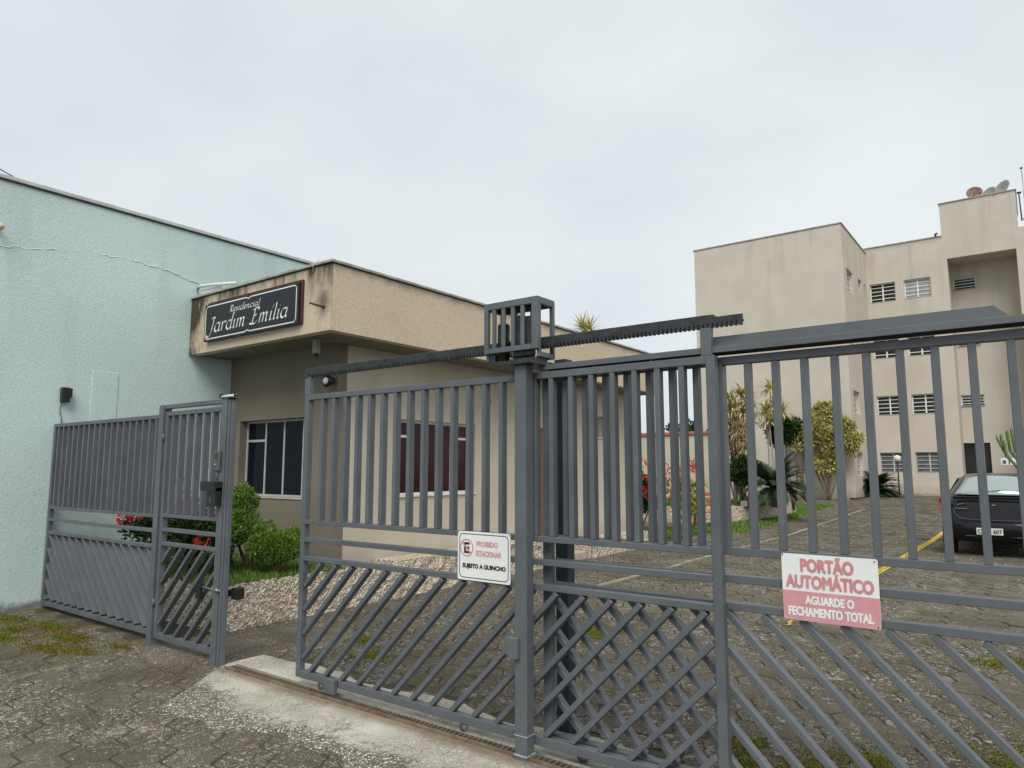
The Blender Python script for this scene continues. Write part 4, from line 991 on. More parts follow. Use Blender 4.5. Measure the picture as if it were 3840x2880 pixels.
# weeds and moss along the sidewalk
C = [(-8.85, 2.72, .25), (-8.3, 2.85, .2), (-8.0, 2.62, .3), (-8.9, 3.0, .25), (-7.45, 3.0, .3), (-7.2, 2.72, .28), (-6.9, 2.86, .22), (-8.2, 3.1, .3), (-6.75, 3.12, .12), (-7.9, 2.30, .22)]
P = []
for cx, cy, r in C:
    for _ in range(int(7000 * r)):
        a = random.uniform(0, 6.28); q = r * abs(random.gauss(0, .45)); P.append((cx + q * math.cos(a) * 1.5, cy + q * math.sin(a) * .55, -.001))
P = np.array(P); P = P[P[:, 0] > -9.3]
V, F = blades(len(P), P, .008, .012, 1.4); tag(blade_obj('sidewalk_moss', V, F, M_MOSS), 'yellow-green moss and weeds on the sidewalk below the fence panel', 'moss', kind='stuff')
C = [(-1.3, 3.95, .28), (-1.05, 4.15, .35), (-.85, 4.45, .3), (-1.5, 4.25, .2), (-.2, 4.9, .5), (.1, 5.6, .5), (-1.15, 3.75, .16), (-5.2, 4.6, .3), (-4.7, 4.3, .25), (-3.6, 6.2, .5), (-.3, 7.2, .5)]
P = []
for cx, cy, r in C:
    for _ in range(int(9000 * r)):
        a = random.uniform(0, 6.28); q = r * abs(random.gauss(0, .36)) * (1 + .5 * math.sin(a * 3 + cx * 9)); P.append((cx + q * math.cos(a), cy + q * math.sin(a), -.001))
P = np.array(P); V, F = blades(len(P), P, .008, .012, 1.4)
tag(blade_obj('driveway_moss', V, F, M_MOSS), 'moss and small weeds in the paving joints behind the right gate leaf', 'moss', kind='stuff')
# fallen petals and bits
P = np.stack([rng.uniform(-8.0, -6.6, 42), rng.uniform(2.65, 3.25, 42), np.full(42, .008)], 1); D = rng.normal(0, 1, (42, 3)); D[:, 2] *= .1
V, F = leaves(P, D, .022, .016); tag(blade_obj('fallen_petals', V, F, M_FLOWER), 'fallen red petals scattered on the sidewalk by the fence post', 'petals', kind='stuff')
P = np.stack([rng.uniform(-9, 0, 500), rng.uniform(.9, 7, 500), np.full(500, .013)], 1); D = rng.normal(0, 1, (500, 3)); D[:, 2] *= .1
V, F = leaves(P, D, .018 * rng.uniform(.5, 1.5, 500), .009); tag(blade_obj('leaf_litter', V, F, M_DRYLEAF), 'small dry leaf bits scattered over sidewalk and driveway', 'leaf litter', kind='stuff')

# yard island with low stone wall
isl = thing('garden_bed', (-8.5, 23, .2), 'low garden bed with rough stone edging in the yard', 'planter')
m = MB(); pts = [(-11.5, 19.0), (-8.6, 19.3), (-7.05, 20.6), (-6.55, 23.0), (-6.6, 24.2)]
for a, c in zip(pts, pts[1:]): rough_wall(m, a, c, .02, .50, .012, .06)
m.build('stone_wall', M_STONE, isl)
m = MB(); m.box(-6.68, -6.50, 24.2, 24.38, 0, .62, 0, .02); m.build('end_block', M_KERB, isl)
m = MB(); m.prism([(-11.5, 19.05, .44), (-8.62, 19.36, .44), (-7.1, 20.64, .44), (-6.62, 23.0, .44), (-6.66, 24.2, .44), (-11.5, 24.2, .44)], (0, 0, .03)); m.build('soil', M_SOIL, isl)
n = 12000; P = np.stack([rng.uniform(-11.4, -6.7, n), rng.uniform(19.3, 24.1, n), np.full(n, .47)], 1); P = P[(P[:, 1] > 20.8) | (P[:, 0] < -8.0)]
V, F = blades(len(P), P, .09, .02, .7); tag(blade_obj('bed_grass', V, F, M_GRASS), 'green grass growing on top of the garden bed in the yard', 'grass', kind='stuff')
n = 9000; P = np.stack([rng.uniform(-8.5, -5.9, n), rng.uniform(17.3, 24.5, n), np.zeros(n)], 1); P = P[(P[:, 0] > -6.9 + .35 * (P[:, 1] - 21).clip(-4, 1)) & (P[:, 0] < -5.95)]
P2 = np.stack([rng.uniform(-7.6, -6.2, 6000), rng.uniform(24.6, 28.5, 6000), np.zeros(6000)], 1); P = np.concatenate([P, P2]); P[:, 2] = [rise(y) - .01 for y in P[:, 1]]
V, F = blades(len(P), P, .07, .02, .7); tag(blade_obj('lawn_strip', V, F, M_GRASS), 'bright green lawn strip at the foot of the garden bed', 'grass', kind='stuff')
# walkway slab beside lobby, grass margin
n = 3500; P = np.stack([rng.uniform(-7.6, -6.9, n), rng.uniform(13.8, 17.2, n), np.zeros(n)], 1)
V, F = blades(n, P, .07, .018, .7); tag(blade_obj('lawn_margin', V, F, M_GRASS), 'small lawn margin beyond the end of the gatehouse', 'grass', kind='stuff')

def strap_head(c, n, L, W, droop, spread=1.0):
    """rosette of long strap leaves around c, each bent in 4 segments"""
    V = []; F = []
    for k in range(n):
        a = rng.uniform(0, 2 * math.pi); el = rng.uniform(-.1, 1.35) * spread; l = L * rng.uniform(.7, 1.15); w = W * rng.uniform(.8, 1.2)
        d = np.array([math.cos(a) * math.cos(el), math.sin(a) * math.cos(el), math.sin(el)]); s = np.array([-math.sin(a), math.cos(a), 0]) * w / 2
        p = np.array(c, float); b = len(V)
        for j in range(5):
            ww = (1.0, 1.1, .9, .6, .08)[j]; V += [p - s * ww, p + s * ww]
            d = d + np.array([0, 0, -droop * (j + 1) * .35]); d /= np.linalg.norm(d); p = p + d * l / 4
        for j in range(4): F.append((b + 2 * j, b + 2 * j + 1, b + 2 * j + 3, b + 2 * j + 2))
    return V, F
def dracaena(name, base, heads, label, cat, mat, L=.55, W=.035, n=46, droop=.35, stem=.03, bark=M_PALEBARK, group=None):
    t = thing(name, base, label, cat, group)
    for i, hd in enumerate(heads):
        m = MB(); A = Vector(base); B = Vector(hd); mid = A.lerp(B, .5) + Vector((random.uniform(-.12, .12), random.uniform(-.1, .1), 0))
        m.tube([A, A.lerp(mid, .5), mid, mid.lerp(B, .5), B], [stem, stem * .9, stem * .8, stem * .7, stem * .6], 7); m.build('stem', bark, t)
        V, F = strap_head(hd, n, L, W, droop); npmesh('leaf_head', V, F, mat, t)
    return t
# tall variegated plants (left group)
dracaena('tall_dracaena', (-7.35, 21.6, .45), [(-7.6, 21.5, 3.75), (-7.2, 21.5, 3.85), (-7.0, 21.5, 3.6), (-7.5, 21.5, 3.4), (-7.15, 21.5, 3.3), (-7.8, 21.5, 3.2), (-7.35, 21.4, 3.0), (-6.98, 21.6, 3.0), (-7.6, 21.4, 2.9)], 'tall olive-yellow strap-leaved plant seen right behind the gate stile', 'plant', M_DRAC, .50, .05, 85, .35)
t = dracaena('dry_dracaena', (-7.4, 21.2, .45), [(-7.5, 21.1, 2.9), (-7.1, 21.1, 2.8), (-7.5, 21.1, 2.45), (-7.1, 21.1, 2.4), (-7.35, 21.1, 2.1), (-7.7, 21.1, 2.6), (-7.25, 21.0, 2.65), (-7.0, 21.1, 2.15)], 'orange-brown drying strap leaves hanging below the tall olive plant', 'plant', M_DRYLEAF, .42, .028, 150, .45)
dracaena('pale_stem_plant', (-6.55, 21.8, .45), [(-6.40, 21.8, 4.0), (-6.3, 21.8, 3.45), (-6.6, 21.9, 3.3), (-6.1, 21.8, 3.2), (-6.45, 21.7, 3.0)], 'slender pale-stemmed plant with yellow-green leaf tufts between the garden bed trees', 'plant', M_DRAC, .52, .045, 75, .35, .028)
b = thing('dark_leafy_tree', (-6.1, 22.6, .45), 'dark green leafy tree between the pale-stemmed plant and the yellow croton', 'tree')
branches(b, (-6.1, 22.6, .3), [(-6.5, 22.5, 2.5), (-6.1, 22.5, 2.6), (-6.2, 22.7, 2.8), (-5.95, 22.5, 2.6)], .028, .012, M_BARK, 'limb', .15)
foliage('crown', b, clumps((-6.25, 22.6, 2.75), (.50, .4, .42), 26, .17), 4200, .14, .07, M_LEAFDK, .2, .4)
b = thing('dark_leaning_shrub', (-7.1, 20.9, .45), 'dark leaning shrub with crossed trunks at the left end of the garden bed', 'shrub')  # shrub with dark glossy leaves and leaning trunks
branches(b, (-6.95, 20.9, .45), [(-6.65, 20.9, 1.35), (-6.8, 21.0, 1.6), (-7.2, 20.9, 1.6)], .05, .03, M_BARK, 'trunk', .05)
foliage('crown', b, clumps((-7.05, 20.95, 1.62), (.36, .3, .42), 18, .18), 2600, .12, .05, M_LEAFDK, .2, .4)
def frond_plant(name, base, n, L, label, mat=M_CYCAD, elev=(.05, 1.2), trunk=.35, droop=.5, leaflet=.20, tr=.11):
    t = thing(name, base, label, 'cycad')
    m = MB(); m.tube([base, (base[0], base[1], base[2] + trunk)], [tr * 1.2, tr], 10); m.build('trunk', M_BARK, t)
    c = np.array([base[0], base[1], base[2] + trunk])
    for k in range(n):
        a = 2 * math.pi * k / n * 2.399 * 3 + rng.uniform(-.1, .1); el = rng.uniform(*elev); l = L * rng.uniform(.85, 1.1)
        d = np.array([math.cos(a) * math.cos(el), math.sin(a) * math.cos(el), math.sin(el)]); s = np.array([-math.sin(a), math.cos(a), 0]); p = c.copy(); V = []; F = []; N = 16
        for j in range(N):
            q = p + d * l / N; up = np.cross(s, d)
            if j > 1:
                w = leaflet * math.sin(math.pi * (j + .6) / (N + .5)) ** .6
                for sg in (-1, 1):
                    b = len(V); tip = p + s * sg * w + d * w * .45 - up * w * .15
                    V += [p - d * .016, p + d * .026, tip]; F.append((b, b + 1, b + 2))
                    b = len(V); p2 = (p + q) / 2; tip = p2 + s * sg * w + d * w * .45 - up * w * .15
                    V += [p2 - d * .016, p2 + d * .026, tip]; F.append((b, b + 1, b + 2))
            b = len(V); V += [p - s * .008, p + s * .008, q + s * .006, q - s * .006]
            F.append((b, b + 1, b + 2)); F.append((b, b + 2, b + 3))
            d = d + np.array([0, 0, -droop / N * (1 + j * .08)]); d /= np.linalg.norm(d); p = q
        npmesh('frond', V, F, mat, t)
    return t
frond_plant('cycad', (-6.25, 21.3, .46), 78, 1.22, 'large dark cycad with arching fronds at the right end of the garden bed', trunk=.55, droop=.85, leaflet=.20, elev=(.0, 1.25))
frond_plant('cycad', (-5.95, 35.0, .32), 96, 1.25, 'dark cycad below the ground-floor windows beside the globe lamp', trunk=.25, droop=.8, leaflet=.30, elev=(.0, 1.15))
# croton tree in front of the gable wing
CRY = 31.7
b = thing('croton_tree', (-7.10, CRY, .28), 'bushy yellow-green croton tree on fanned stems against the apartment wall', 'tree')
branches(b, (-7.12, CRY, .25), [(-7.7, CRY, 1.7), (-7.4, CRY, 1.6), (-7.0, CRY, 1.7), (-6.6, CRY, 1.8), (-7.15, CRY + .2, 1.9), (-6.85, CRY - .2, 1.5)], .045, .02, M_BARK, 'stem', .08)
bl = clumps((-7.02, CRY, 3.25), (.75, .45, 1.05), 34, .20) + clumps((-7.12, CRY, 1.85), (.52, .36, .50), 18, .18) + clumps((-6.15, CRY, 2.85), (.45, .30, .75), 20, .16) + clumps((-8.1, CRY, 2.85), (.60, .35, .60), 22, .16)
foliage('crown', b, bl, 13000, .18, .075, M_CROTON, .3, .3)
b = thing('dark_background_shrub', (-8.2, 31.9, .28), 'dark green shrub behind the left side of the croton tree', 'shrub')
branches(b, (-8.2, 32.1, .25), [(-8.5, 32.1, 2.4), (-8.1, 32.1, 2.6)], .05, .02, M_BARK)
foliage('crown', b, clumps((-8.35, 32.05, 3.15), (.5, .22, .5), 18, .22), 3000, .17, .08, M_LEAFDK, .2, .4)
# red flowering bushes by the end of the gatehouse
for (bx, by, w, lab) in ((-8.3, 16.6, .55, 'yellow-green bush with red flowers beyond the gatehouse, nearest the gatehouse wall'), (-7.2, 17.0, .45, 'yellow-green bush with pink flowers beside the orange bench')):
    b = thing('flowering_bush', (bx, by, 0), lab, 'shrub', 'flowering bushes beyond the gatehouse')
    branches(b, (bx, by, 0), [(bx - .3, by, 1.0), (bx + .3, by, 1.1), (bx, by + .1, 1.3)], .025, .01, M_BARK)
    foliage('foliage', b, clumps((bx, by, .95), (w, .35, .5), 22, .15), 2600, .09, .045, M_LEAFDK if bx < -8 else M_CROTON, .3, .4)
    for _ in range(9):
        fx, fy, fz = bx + random.uniform(-w, w), by - .35 + random.uniform(-.1, .1), random.uniform(.9, 1.75)
        Pf, Df = crown_points(40, [(fx, fy, fz, .11, .1, .09)], .6); V, F = leaves(Pf, Df, .06 * rng.uniform(.8, 1.2, 40), .045 * rng.uniform(.8, 1.2, 40)); blade_obj('flower_cluster', V, F, M_FLOWER, b)
# orange wooden bench
bn = thing('wooden_bench', (-7.35, 18.7, 0), 'orange varnished wooden bench seen through the gate bars beside the lawn', 'bench')
for x in (-7.78, -6.98):
    for y, h in ((18.45, .55), (18.95, .98)):
        m = MB(); m.box(x - .035, x + .035, y - .035, y + .035, 0, h, 0, .006); m.build('leg', M_BENCH, bn)
    m = MB(); m.box(x - .04, x + .04, 18.44, 18.93, .56, .60, 0, .005); m.build('armrest', M_BENCH, bn)
for k in range(4): m = MB(); m.box(-7.74, -7.02, 18.44 + k * .12, 18.54 + k * .12, .40, .43, 0, .004); m.build('seat_slat', M_BENCH, bn)
for k in range(3): m = MB(); m.box(-7.74, -7.02, 18.93, 18.96, .55 + k * .14, .65 + k * .14, 0, .004); m.build('back_slat', M_BENCH, bn)
wb = thing('white_stone', (-7.0, 20.9, .47), 'small pale block lying on the grass of the garden bed', 'stone')
m = MB(); m.box(-7.12, -6.92, 20.75, 20.92, .46, .64, 0, .03); m.build('block', M_KERB, wb)
# globe lamp post
lp = thing('garden_lamp', (-5.05, 35.3, .28), 'white globe lamp on a thin dark pole in front of the ground-floor window', 'lamp')
m = MB(); m.tube([(-5.0, 35.3, .25), (-5.0, 35.3, 1.88)], .028, 8); m.build('pole', M_BLACK, lp)
m = MB(); m.ball((-5.0, 35.3, 2.02), .155, seg=18, ring=12); m.build('globe', M_WHITEPL, lp)
m = MB(); m.tube([(-5.0, 35.3, 1.84), (-5.0, 35.3, 1.90)], .06, 10); m.build('collar', M_BLACK, lp)
# candelabra cactus
ca = thing('cactus', (-.42, 30, .2), 'tall branching green cactus behind the parked car', 'cactus')
def cact(P, r):
    m = MB(); pts = [Vector(p) for p in P]; V = []; F = []; n = 10
    for i, q in enumerate(pts):
        for k in range(n):
            a = 2 * math.pi * k / n; rr = r * (1.15 if k % 2 else .75) * (1 if i < len(pts) - 1 else .35); V.append((q.x + rr * math.cos(a), q.y + rr * math.sin(a), q.z))
    for i in range(len(pts) - 1):
        for k in range(n): F.append((i * n + k, i * n + (k + 1) % n, (i + 1) * n + (k + 1) % n, (i + 1) * n + k))
    F.append([(len(pts) - 1) * n + k for k in range(n)]); m.add(V, F, 0, True); return m
cact([(-.30, 30, .2), (-.36, 30, 1.0), (-.46, 30, 1.6), (-.50, 30, 2.1), (-.50, 30, 2.9), (-.50, 30, 3.1)], .07).build('trunk', M_CACTUS, ca)
for P in ([(-.42, 30, 1.35), (-.66, 29.9, 1.75), (-.90, 29.9, 2.15), (-1.08, 29.9, 2.62), (-1.10, 29.9, 2.75)], [(-.50, 30, 2.0), (-.60, 30, 2.2), (-.66, 30, 2.9), (-.66, 30, 3.0)], [(-.5, 30, 1.7), (-.38, 30, 2.0), (-.34, 30, 3.0), (-.34, 30, 3.12)], [(-.50, 30, 1.75), (-.74, 30.1, 2.2), (-.80, 30.1, 2.85), (-.80, 30.1, 2.95)], [(-.84, 29.9, 2.05), (-.95, 30, 2.35), (-.97, 30, 2.72), (-.97, 30, 2.8)], [(-.45, 30, 1.5), (-.2, 30, 1.9), (-.16, 30, 2.8), (-.16, 30, 2.9)], [(-.4, 30, 1.3), (-.02, 30, 1.8), (.04, 30, 2.6), (.04, 30, 2.7)], [(-.7, 29.9, 1.8), (-.86, 29.8, 2.0), (-.88, 29.8, 2.5), (-.88, 29.8, 2.58)]):
    cact(P, .042).build('arm', M_CACTUS, ca)
# distant palm top above the gatehouse
dp = thing('distant_palm', (-20.5, 30, 0), 'yellowish spiky palm crown rising above the gatehouse roof', 'tree')
def gpx(px, py, y):      # helper kept simple: direction through the pixel (3840 wide) met with the plane y
    f = 2625.; yaw = R(36.75); p_ = R(6.85)
    fw = Vector((-math.sin(yaw) * math.cos(p_), math.cos(yaw) * math.cos(p_), math.sin(p_))); r = Vector((math.cos(yaw), math.sin(yaw), 0)); u = r.cross(fw)
    d = fw * f + r * (px - 1920) - u * (py - 1440); t = y / d.y; return Vector((0, 0, 1.6)) + d * t
c = gpx(2195, 1225, 26.0)
dp.location = (c.x, 26, 0)
m = MB(); m.tube([(c.x, 26, 0), (c.x + .1, 26, c.z * .6), (c.x, 26, c.z - .3)], [.14, .10, .08], 8); m.build('trunk', M_PALEBARK, dp)
for dx, dz in ((-.15, .05), (.22, -.05), (0, -.35)):
    V, F = strap_head((c.x + dx, 26, c.z + dz - .1), 60, .75, .05, .12, 1.05); npmesh('leaf_head', V, F, M_DRAC, dp)

# yard back wall with red capping
bw = thing('yard_wall', (-13, 28, 0), 'beige boundary wall with red capping beyond the gatehouse', 'wall')
m = MB(); m.box(-24, -9.6, 28, 28.2, -.05, 2.98); m.build('wall', M_BEIGEWALL, bw)
m = MB(); m.box(-24.05, -9.55, 27.92, 28.28, 2.981, 3.12, 0, .02); m.build('capping', M_REDCAP, bw)
b = thing('tree_behind_wall', (-13.2, 33, 0), 'dark tree top showing above the red-capped wall', 'tree')
m = MB(); m.tube([(-13.2, 33, 0), (-13.1, 33, 3.2)], [.16, .1], 8); m.build('trunk', M_BARK, b)
foliage('crown', b, clumps((-13.6, 33, 3.35), (1.3, .8, .45), 20, .26), 2600, .20, .09, M_LEAFDK, .2, .4)

# ------------------------------------------------------------------ apartment block
ap = thing('apartment_block', (-4, 40, .3), 'beige four-storey apartment block at the right with louvred windows', 'building')
GZ = rise(38)
XS_, YG = -6.218, 32.5
# gable wing: front wall facing the camera, side wall facing +x
SIDE_W = [(33.15, 34.50, z0, z0 + 1.0) for z0 in (9.47, 6.72, 3.98, 1.25)] + [(35.70, 36.50, z0 + .42, z0 + 1.0) for z0 in (9.55, 6.80, 4.06)] + [(37.10, 37.45, z0, z0 + .95) for z0 in (9.60, 6.85, 4.1)]
wall_with_holes('x', XS_, .25, YG, 38.0, -.05 + GZ, 12.30, SIDE_W, 'wall', M_APT, ap)
m = MB(); m.box(-12.97, XS_ - .2505, YG, YG + .25, 0, 12.30); m.build('wall', M_APT, ap)
m = MB(); m.box(-12.97, -12.72, YG + .2505, 46, 0, 12.30); m.build('wall', M_APT, ap)
m = MB(); m.box(-13.02, XS_ + .04, YG - .04, 46, 12.3005, 12.36, 0, .01); m.build('coping', M_COPING, ap)
# main facade
cols = [(-6.11, -4.98), (-4.61, -3.48)]
FW = []
for a, c_ in cols:
    for z0 in (9.72, 6.92, 4.13): FW.append((a, c_, z0, z0 + .95))
    FW.append((a, c_, 1.40, 2.34))
wall_with_holes('y', 38.0, .25, XS_ - .25, -2.9205, -.05 + GZ, 12.52, FW, 'wall', M_APT, ap)
m = MB(); m.box(-2.92, -2.76, 38.0, 38.25, -.05 + GZ, 11.4095); m.build('wall', M_APT, ap)
m = MB(); m.box(XS_ - .25, -2.9205, 37.96, 46, 12.5205, 12.58, 0, .01); m.build('coping', M_COPING, ap)
m = MB(); m.box(-2.92, .05, 38.0, 42, 11.41, 12.5195); m.box(-2.92, .05, 38.0, 42.0, 12.52, 14.10); m.build('tower_wall', M_APT2, ap)
m = MB(); m.box(-2.96, .09, 37.96, 42.04, 14.1005, 14.16, 0, .01); m.build('coping', M_COPING, ap)
wall_with_holes('y', 38.0, .25, -.10, 9.0, -.05, 11.4095, [(2.0, 3.1, z0, z0 + .95) for z0 in (9.72, 6.92, 4.13, 1.4)], 'wall', M_APT, ap)
m = MB(); m.box(.0505, 9.0, 38.0, 46, 11.4105, 12.36); m.build('wall', M_APT, ap)
# stair recess
RY = 39.6
REC = [(-2.70, -1.77, 10.18, 10.76), (-2.70, -1.77, 7.42, 7.98), (-2.74, -1.80, 4.52, 5.06)]
m_door = (-2.83, -1.72, .34, 2.78)
wall_with_holes('y', RY, .25, -3.0, .1, -.05 + GZ, 11.41, REC + [m_door], 'wall', M_APT, ap)
m = MB(); m.box(-3.01, -2.7605, 38.2505, RY, -.05 + GZ, 11.405); m.box(-.0995, .15, 38.2505, RY, -.05, 11.405); m.build('recess_wall', M_APT, ap)
def louvre_window(parent, x0, x1, z0, z1, y, nb=4, mull=True, fm=M_WHITEFR, gm=M_DKGLASS, t=.045, sill=True):
    w = MB(); w.box(x0, x0 + t, y, y + .05, z0, z1); w.box(x1 - t, x1, y, y + .05, z0, z1); w.box(x0 + t, x1 - t, y, y + .05, z0, z0 + t); w.box(x0 + t, x1 - t, y, y + .05, z1 - t, z1)
    W = w.build('window', fm, parent, base=(x0, y, z0))
    m = MB(); m.box(x0 + t, x1 - t, y + .03, y + .04, z0 + t, z1 - t); m.build('pane', gm, W)
    if mull: m = MB(); xm = (x0 + x1) / 2; m.box(xm - .03, xm + .03, y - .004, y + .028, z0 + t, z1 - t); m.build('mullion', fm, W)
    for k in range(nb):
        z = z0 + (z1 - z0) * (k + 1) / (nb + 1); m = MB()
        if mull: m.box(x0 + t, xm - .03, y - .002, y + .022, z - .016, z + .016); m.box(xm + .03, x1 - t, y - .002, y + .022, z - .016, z + .016)
        else: m.box(x0 + t, x1 - t, y - .002, y + .022, z - .016, z + .016)
        m.build('louvre', fm, W)
    if sill: m = MB(); m.box(x0 + .005, x1 - .005, y - .13, y - .001, z0 + .0005, z0 + .03); m.build('sill', M_COPING, W)
    return W
for i, (a, c_, z0, z1) in enumerate(FW):
    ground = z0 < 2
    louvre_window(ap, a + .002, c_ - .002, z0 + .002, z1 - .002, 38.12, 4, True, M_ALU if ground else M_WHITEFR, M_GREYGL if ground else (M_FROST if i == 4 else M_DKGLASS), .03 if ground else .045)
for (a, c_, z0, z1) in REC: louvre_window(ap, a + .002, c_ - .002, z0 + .002, z1 - .002, RY + .08, 3, False)
for z0 in (9.72, 6.92, 4.13, 1.4): louvre_window(ap, 2.002, 3.098, z0 + .002, z0 + .948, 38.12)
m = MB(); m.box(m_door[0], m_door[1], RY + .23, RY + .245, m_door[2], m_door[3]); dd = m.build('door', simple('dark_entrance_glass', (.02, .02, .022), .3, .3, 4), ap)
m = MB(); m.box(-2.29, -2.26, RY + .20, RY + .2295, .4, 2.7); m.build('frame', M_BLACK, dd)
def side_win(y0, y1, z0, z1):
    x = XS_ - .13
    w = MB(); w.box(x - .04, x, y0, y0 + .04, z0, z1); w.box(x - .04, x, y1 - .04, y1, z0, z1); w.box(x - .04, x, y0 + .04, y1 - .04, z0, z0 + .04); w.box(x - .04, x, y0 + .04, y1 - .04, z1 - .04, z1)
    W = w.build('window', M_WHITEFR, ap, base=(x, y0, z0))
    m = MB(); m.box(x - .03, x - .02, y0 + .04, y1 - .04, z0 + .04, z1 - .04); m.build('pane', M_FROST if y0 < 35 else M_DKGLASS, W)
    for k in range(3):
        z = z0 + (z1 - z0) * (k + 1) / 4; m = MB(); m.box(x - .015, x + .002, y0 + .04, y1 - .04, z - .014, z + .014); m.build('louvre', M_WHITEFR, W)
for q in SIDE_W: side_win(q[0] + .002, q[1] - .002, q[2] + .002, q[3] - .002)
m = MB(); m.box(-12.9, -6.5, 33, 46, 12.0, 12.25); m.box(-6.4, 8.9, 38.3, 46, 12.1, 12.34); m.build('roof', M_COPING, ap)
m = MB(); m.box(-12.95, 9, 45.9, 46, 0, 12.2); m.box(8.9, 9.0, 38.26, 45.9, 0, 11.4); m.build('wall', M_APT, ap)
m = MB(); m.tube([(-3.15, 37.98, 12.6), (-3.15, 37.93, 12.66), (-3.05, 37.93, 12.70)], .05, 8); m.build('roof_pipe', M_BLACK, ap)
m = MB(); m.box(-6.1, -3.0, 37.8, 37.995, GZ, GZ + .16, 0, .02); m.build('plinth', M_KERB, ap)
# blue-and-white block number plate
sg = thing('block_sign', (-.55, 37.9, 2.1), 'small white plate with blue marks on the wall beside the cactus', 'sign')
c = gpx(3150 + 1915 * .3316, 1400 + 1000 * .3316, 37.95)
m = MB(); m.box(c.x - .32, c.x + .30, 37.95, 37.985, c.z - .16, c.z + .16, 0, .02); m.build('plate', M_WHITEPL, sg)
m = MB(); m.box(c.x - .24, c.x - .12, 37.94, 37.949, c.z - .08, c.z + .06); m.box(c.x - .02, c.x + .03, 37.94, 37.949, c.z - .10, c.z + .08); m.box(c.x + .08, c.x + .22, 37.94, 37.949, c.z - .07, c.z - .02); m.build('mark', simple('blue_print', (.05, .08, .25), .5), sg)
# satellite dishes and antenna
def dish(px, py, w, col, lab, tilt):
    c = gpx(px, py, 38.25); t = thing('satellite_dish', (c.x, 38.25, 14.16), lab, 'satellite dish', 'dishes on the tower roof')
    m = MB(); V = []; F = []; n = 20; rings = 4; r = w
    d = Vector((math.sin(tilt) , -math.cos(tilt), .35)).normalized(); a = d.cross(Vector((0, 0, 1))).normalized(); b_ = d.cross(a)
    C_ = Vector((c.x, 38.25, c.z))
    for i in range(rings + 1):
        q = i / rings
        for k in range(n):
            th = 2 * math.pi * k / n; V.append(C_ + (a * math.cos(th) + b_ * math.sin(th)) * r * q + d * (r * .32 * q * q))
    for i in range(rings):
        for k in range(n): F.append((i * n + k, i * n + (k + 1) % n, (i + 1) * n + (k + 1) % n, (i + 1) * n + k))
    m.add(V, F, 0, True); o = m.build('reflector', col, t)
    md = o.modifiers.new('thickness', 'SOLIDIFY'); md.thickness = .02
    m = MB(); m.tube([C_ - d * .02, C_ + d * (r * .9)], .012, 6); m.box(C_.x + d.x * r * .9 - .03, C_.x + d.x * r * .9 + .03, C_.y + d.y * r * .9 - .03, C_.y + d.y * r * .9 + .03, C_.z + d.z * r * .9 - .03, C_.z + d.z * r * .9 + .03); m.build('feed_arm', M_STEEL, t)
    m = MB(); m.tube([(C_.x, 38.33, 14.165), (C_.x, 38.33, C_.z), C_], .022, 6); m.build('mast', M_STEEL, t)
M_DISH = simple('grey_dish_paint', (.30, .30, .28), .5, .15, 6)
dish(3654, 727, .33, simple('reddish_dish_paint', (.20, .105, .09), .6, .7, 5), 'reddish-brown round satellite dish, leftmost on the tower roof', .1)
dish(3716, 728, .33, M_DISH, 'low grey satellite dish between the reddish and the tallest dish', -.5)
dish(3766, 706, .36, M_DISH, 'tallest pale grey satellite dish, rightmost on the tower roof', -.7)
an = thing('antenna_mast', (.12, 38.4, 12.4), 'thin antenna mast at the right edge of the tower roof', 'antenna')
c = gpx(3822, 632, 38.4); m = MB(); m.tube([(c.x + .1, 38.4, 12.365), (c.x + .08, 38.4, c.z - .1)], .022, 6); m.build('pole', M_STEEL, an)
m = MB(); m.ball((c.x + .075, 38.4, c.z), .055); m.build('tip', M_BLACK, an)
c = gpx(3832, 800, 38.4)
m = MB()
m.tube([(c.x - .02, 38.4, c.z - .35), (c.x - .05, 38.4, c.z + 1.0)], .03, 6); m.box(c.x - .12, c.x + .05, 38.36, 38.44, c.z + .95, c.z + 1.02)
m.ball((c.x + .12, 38.4, c.z - .28), .1, sc=(1, .6, .7)); m.build('element', M_BLACK, an)

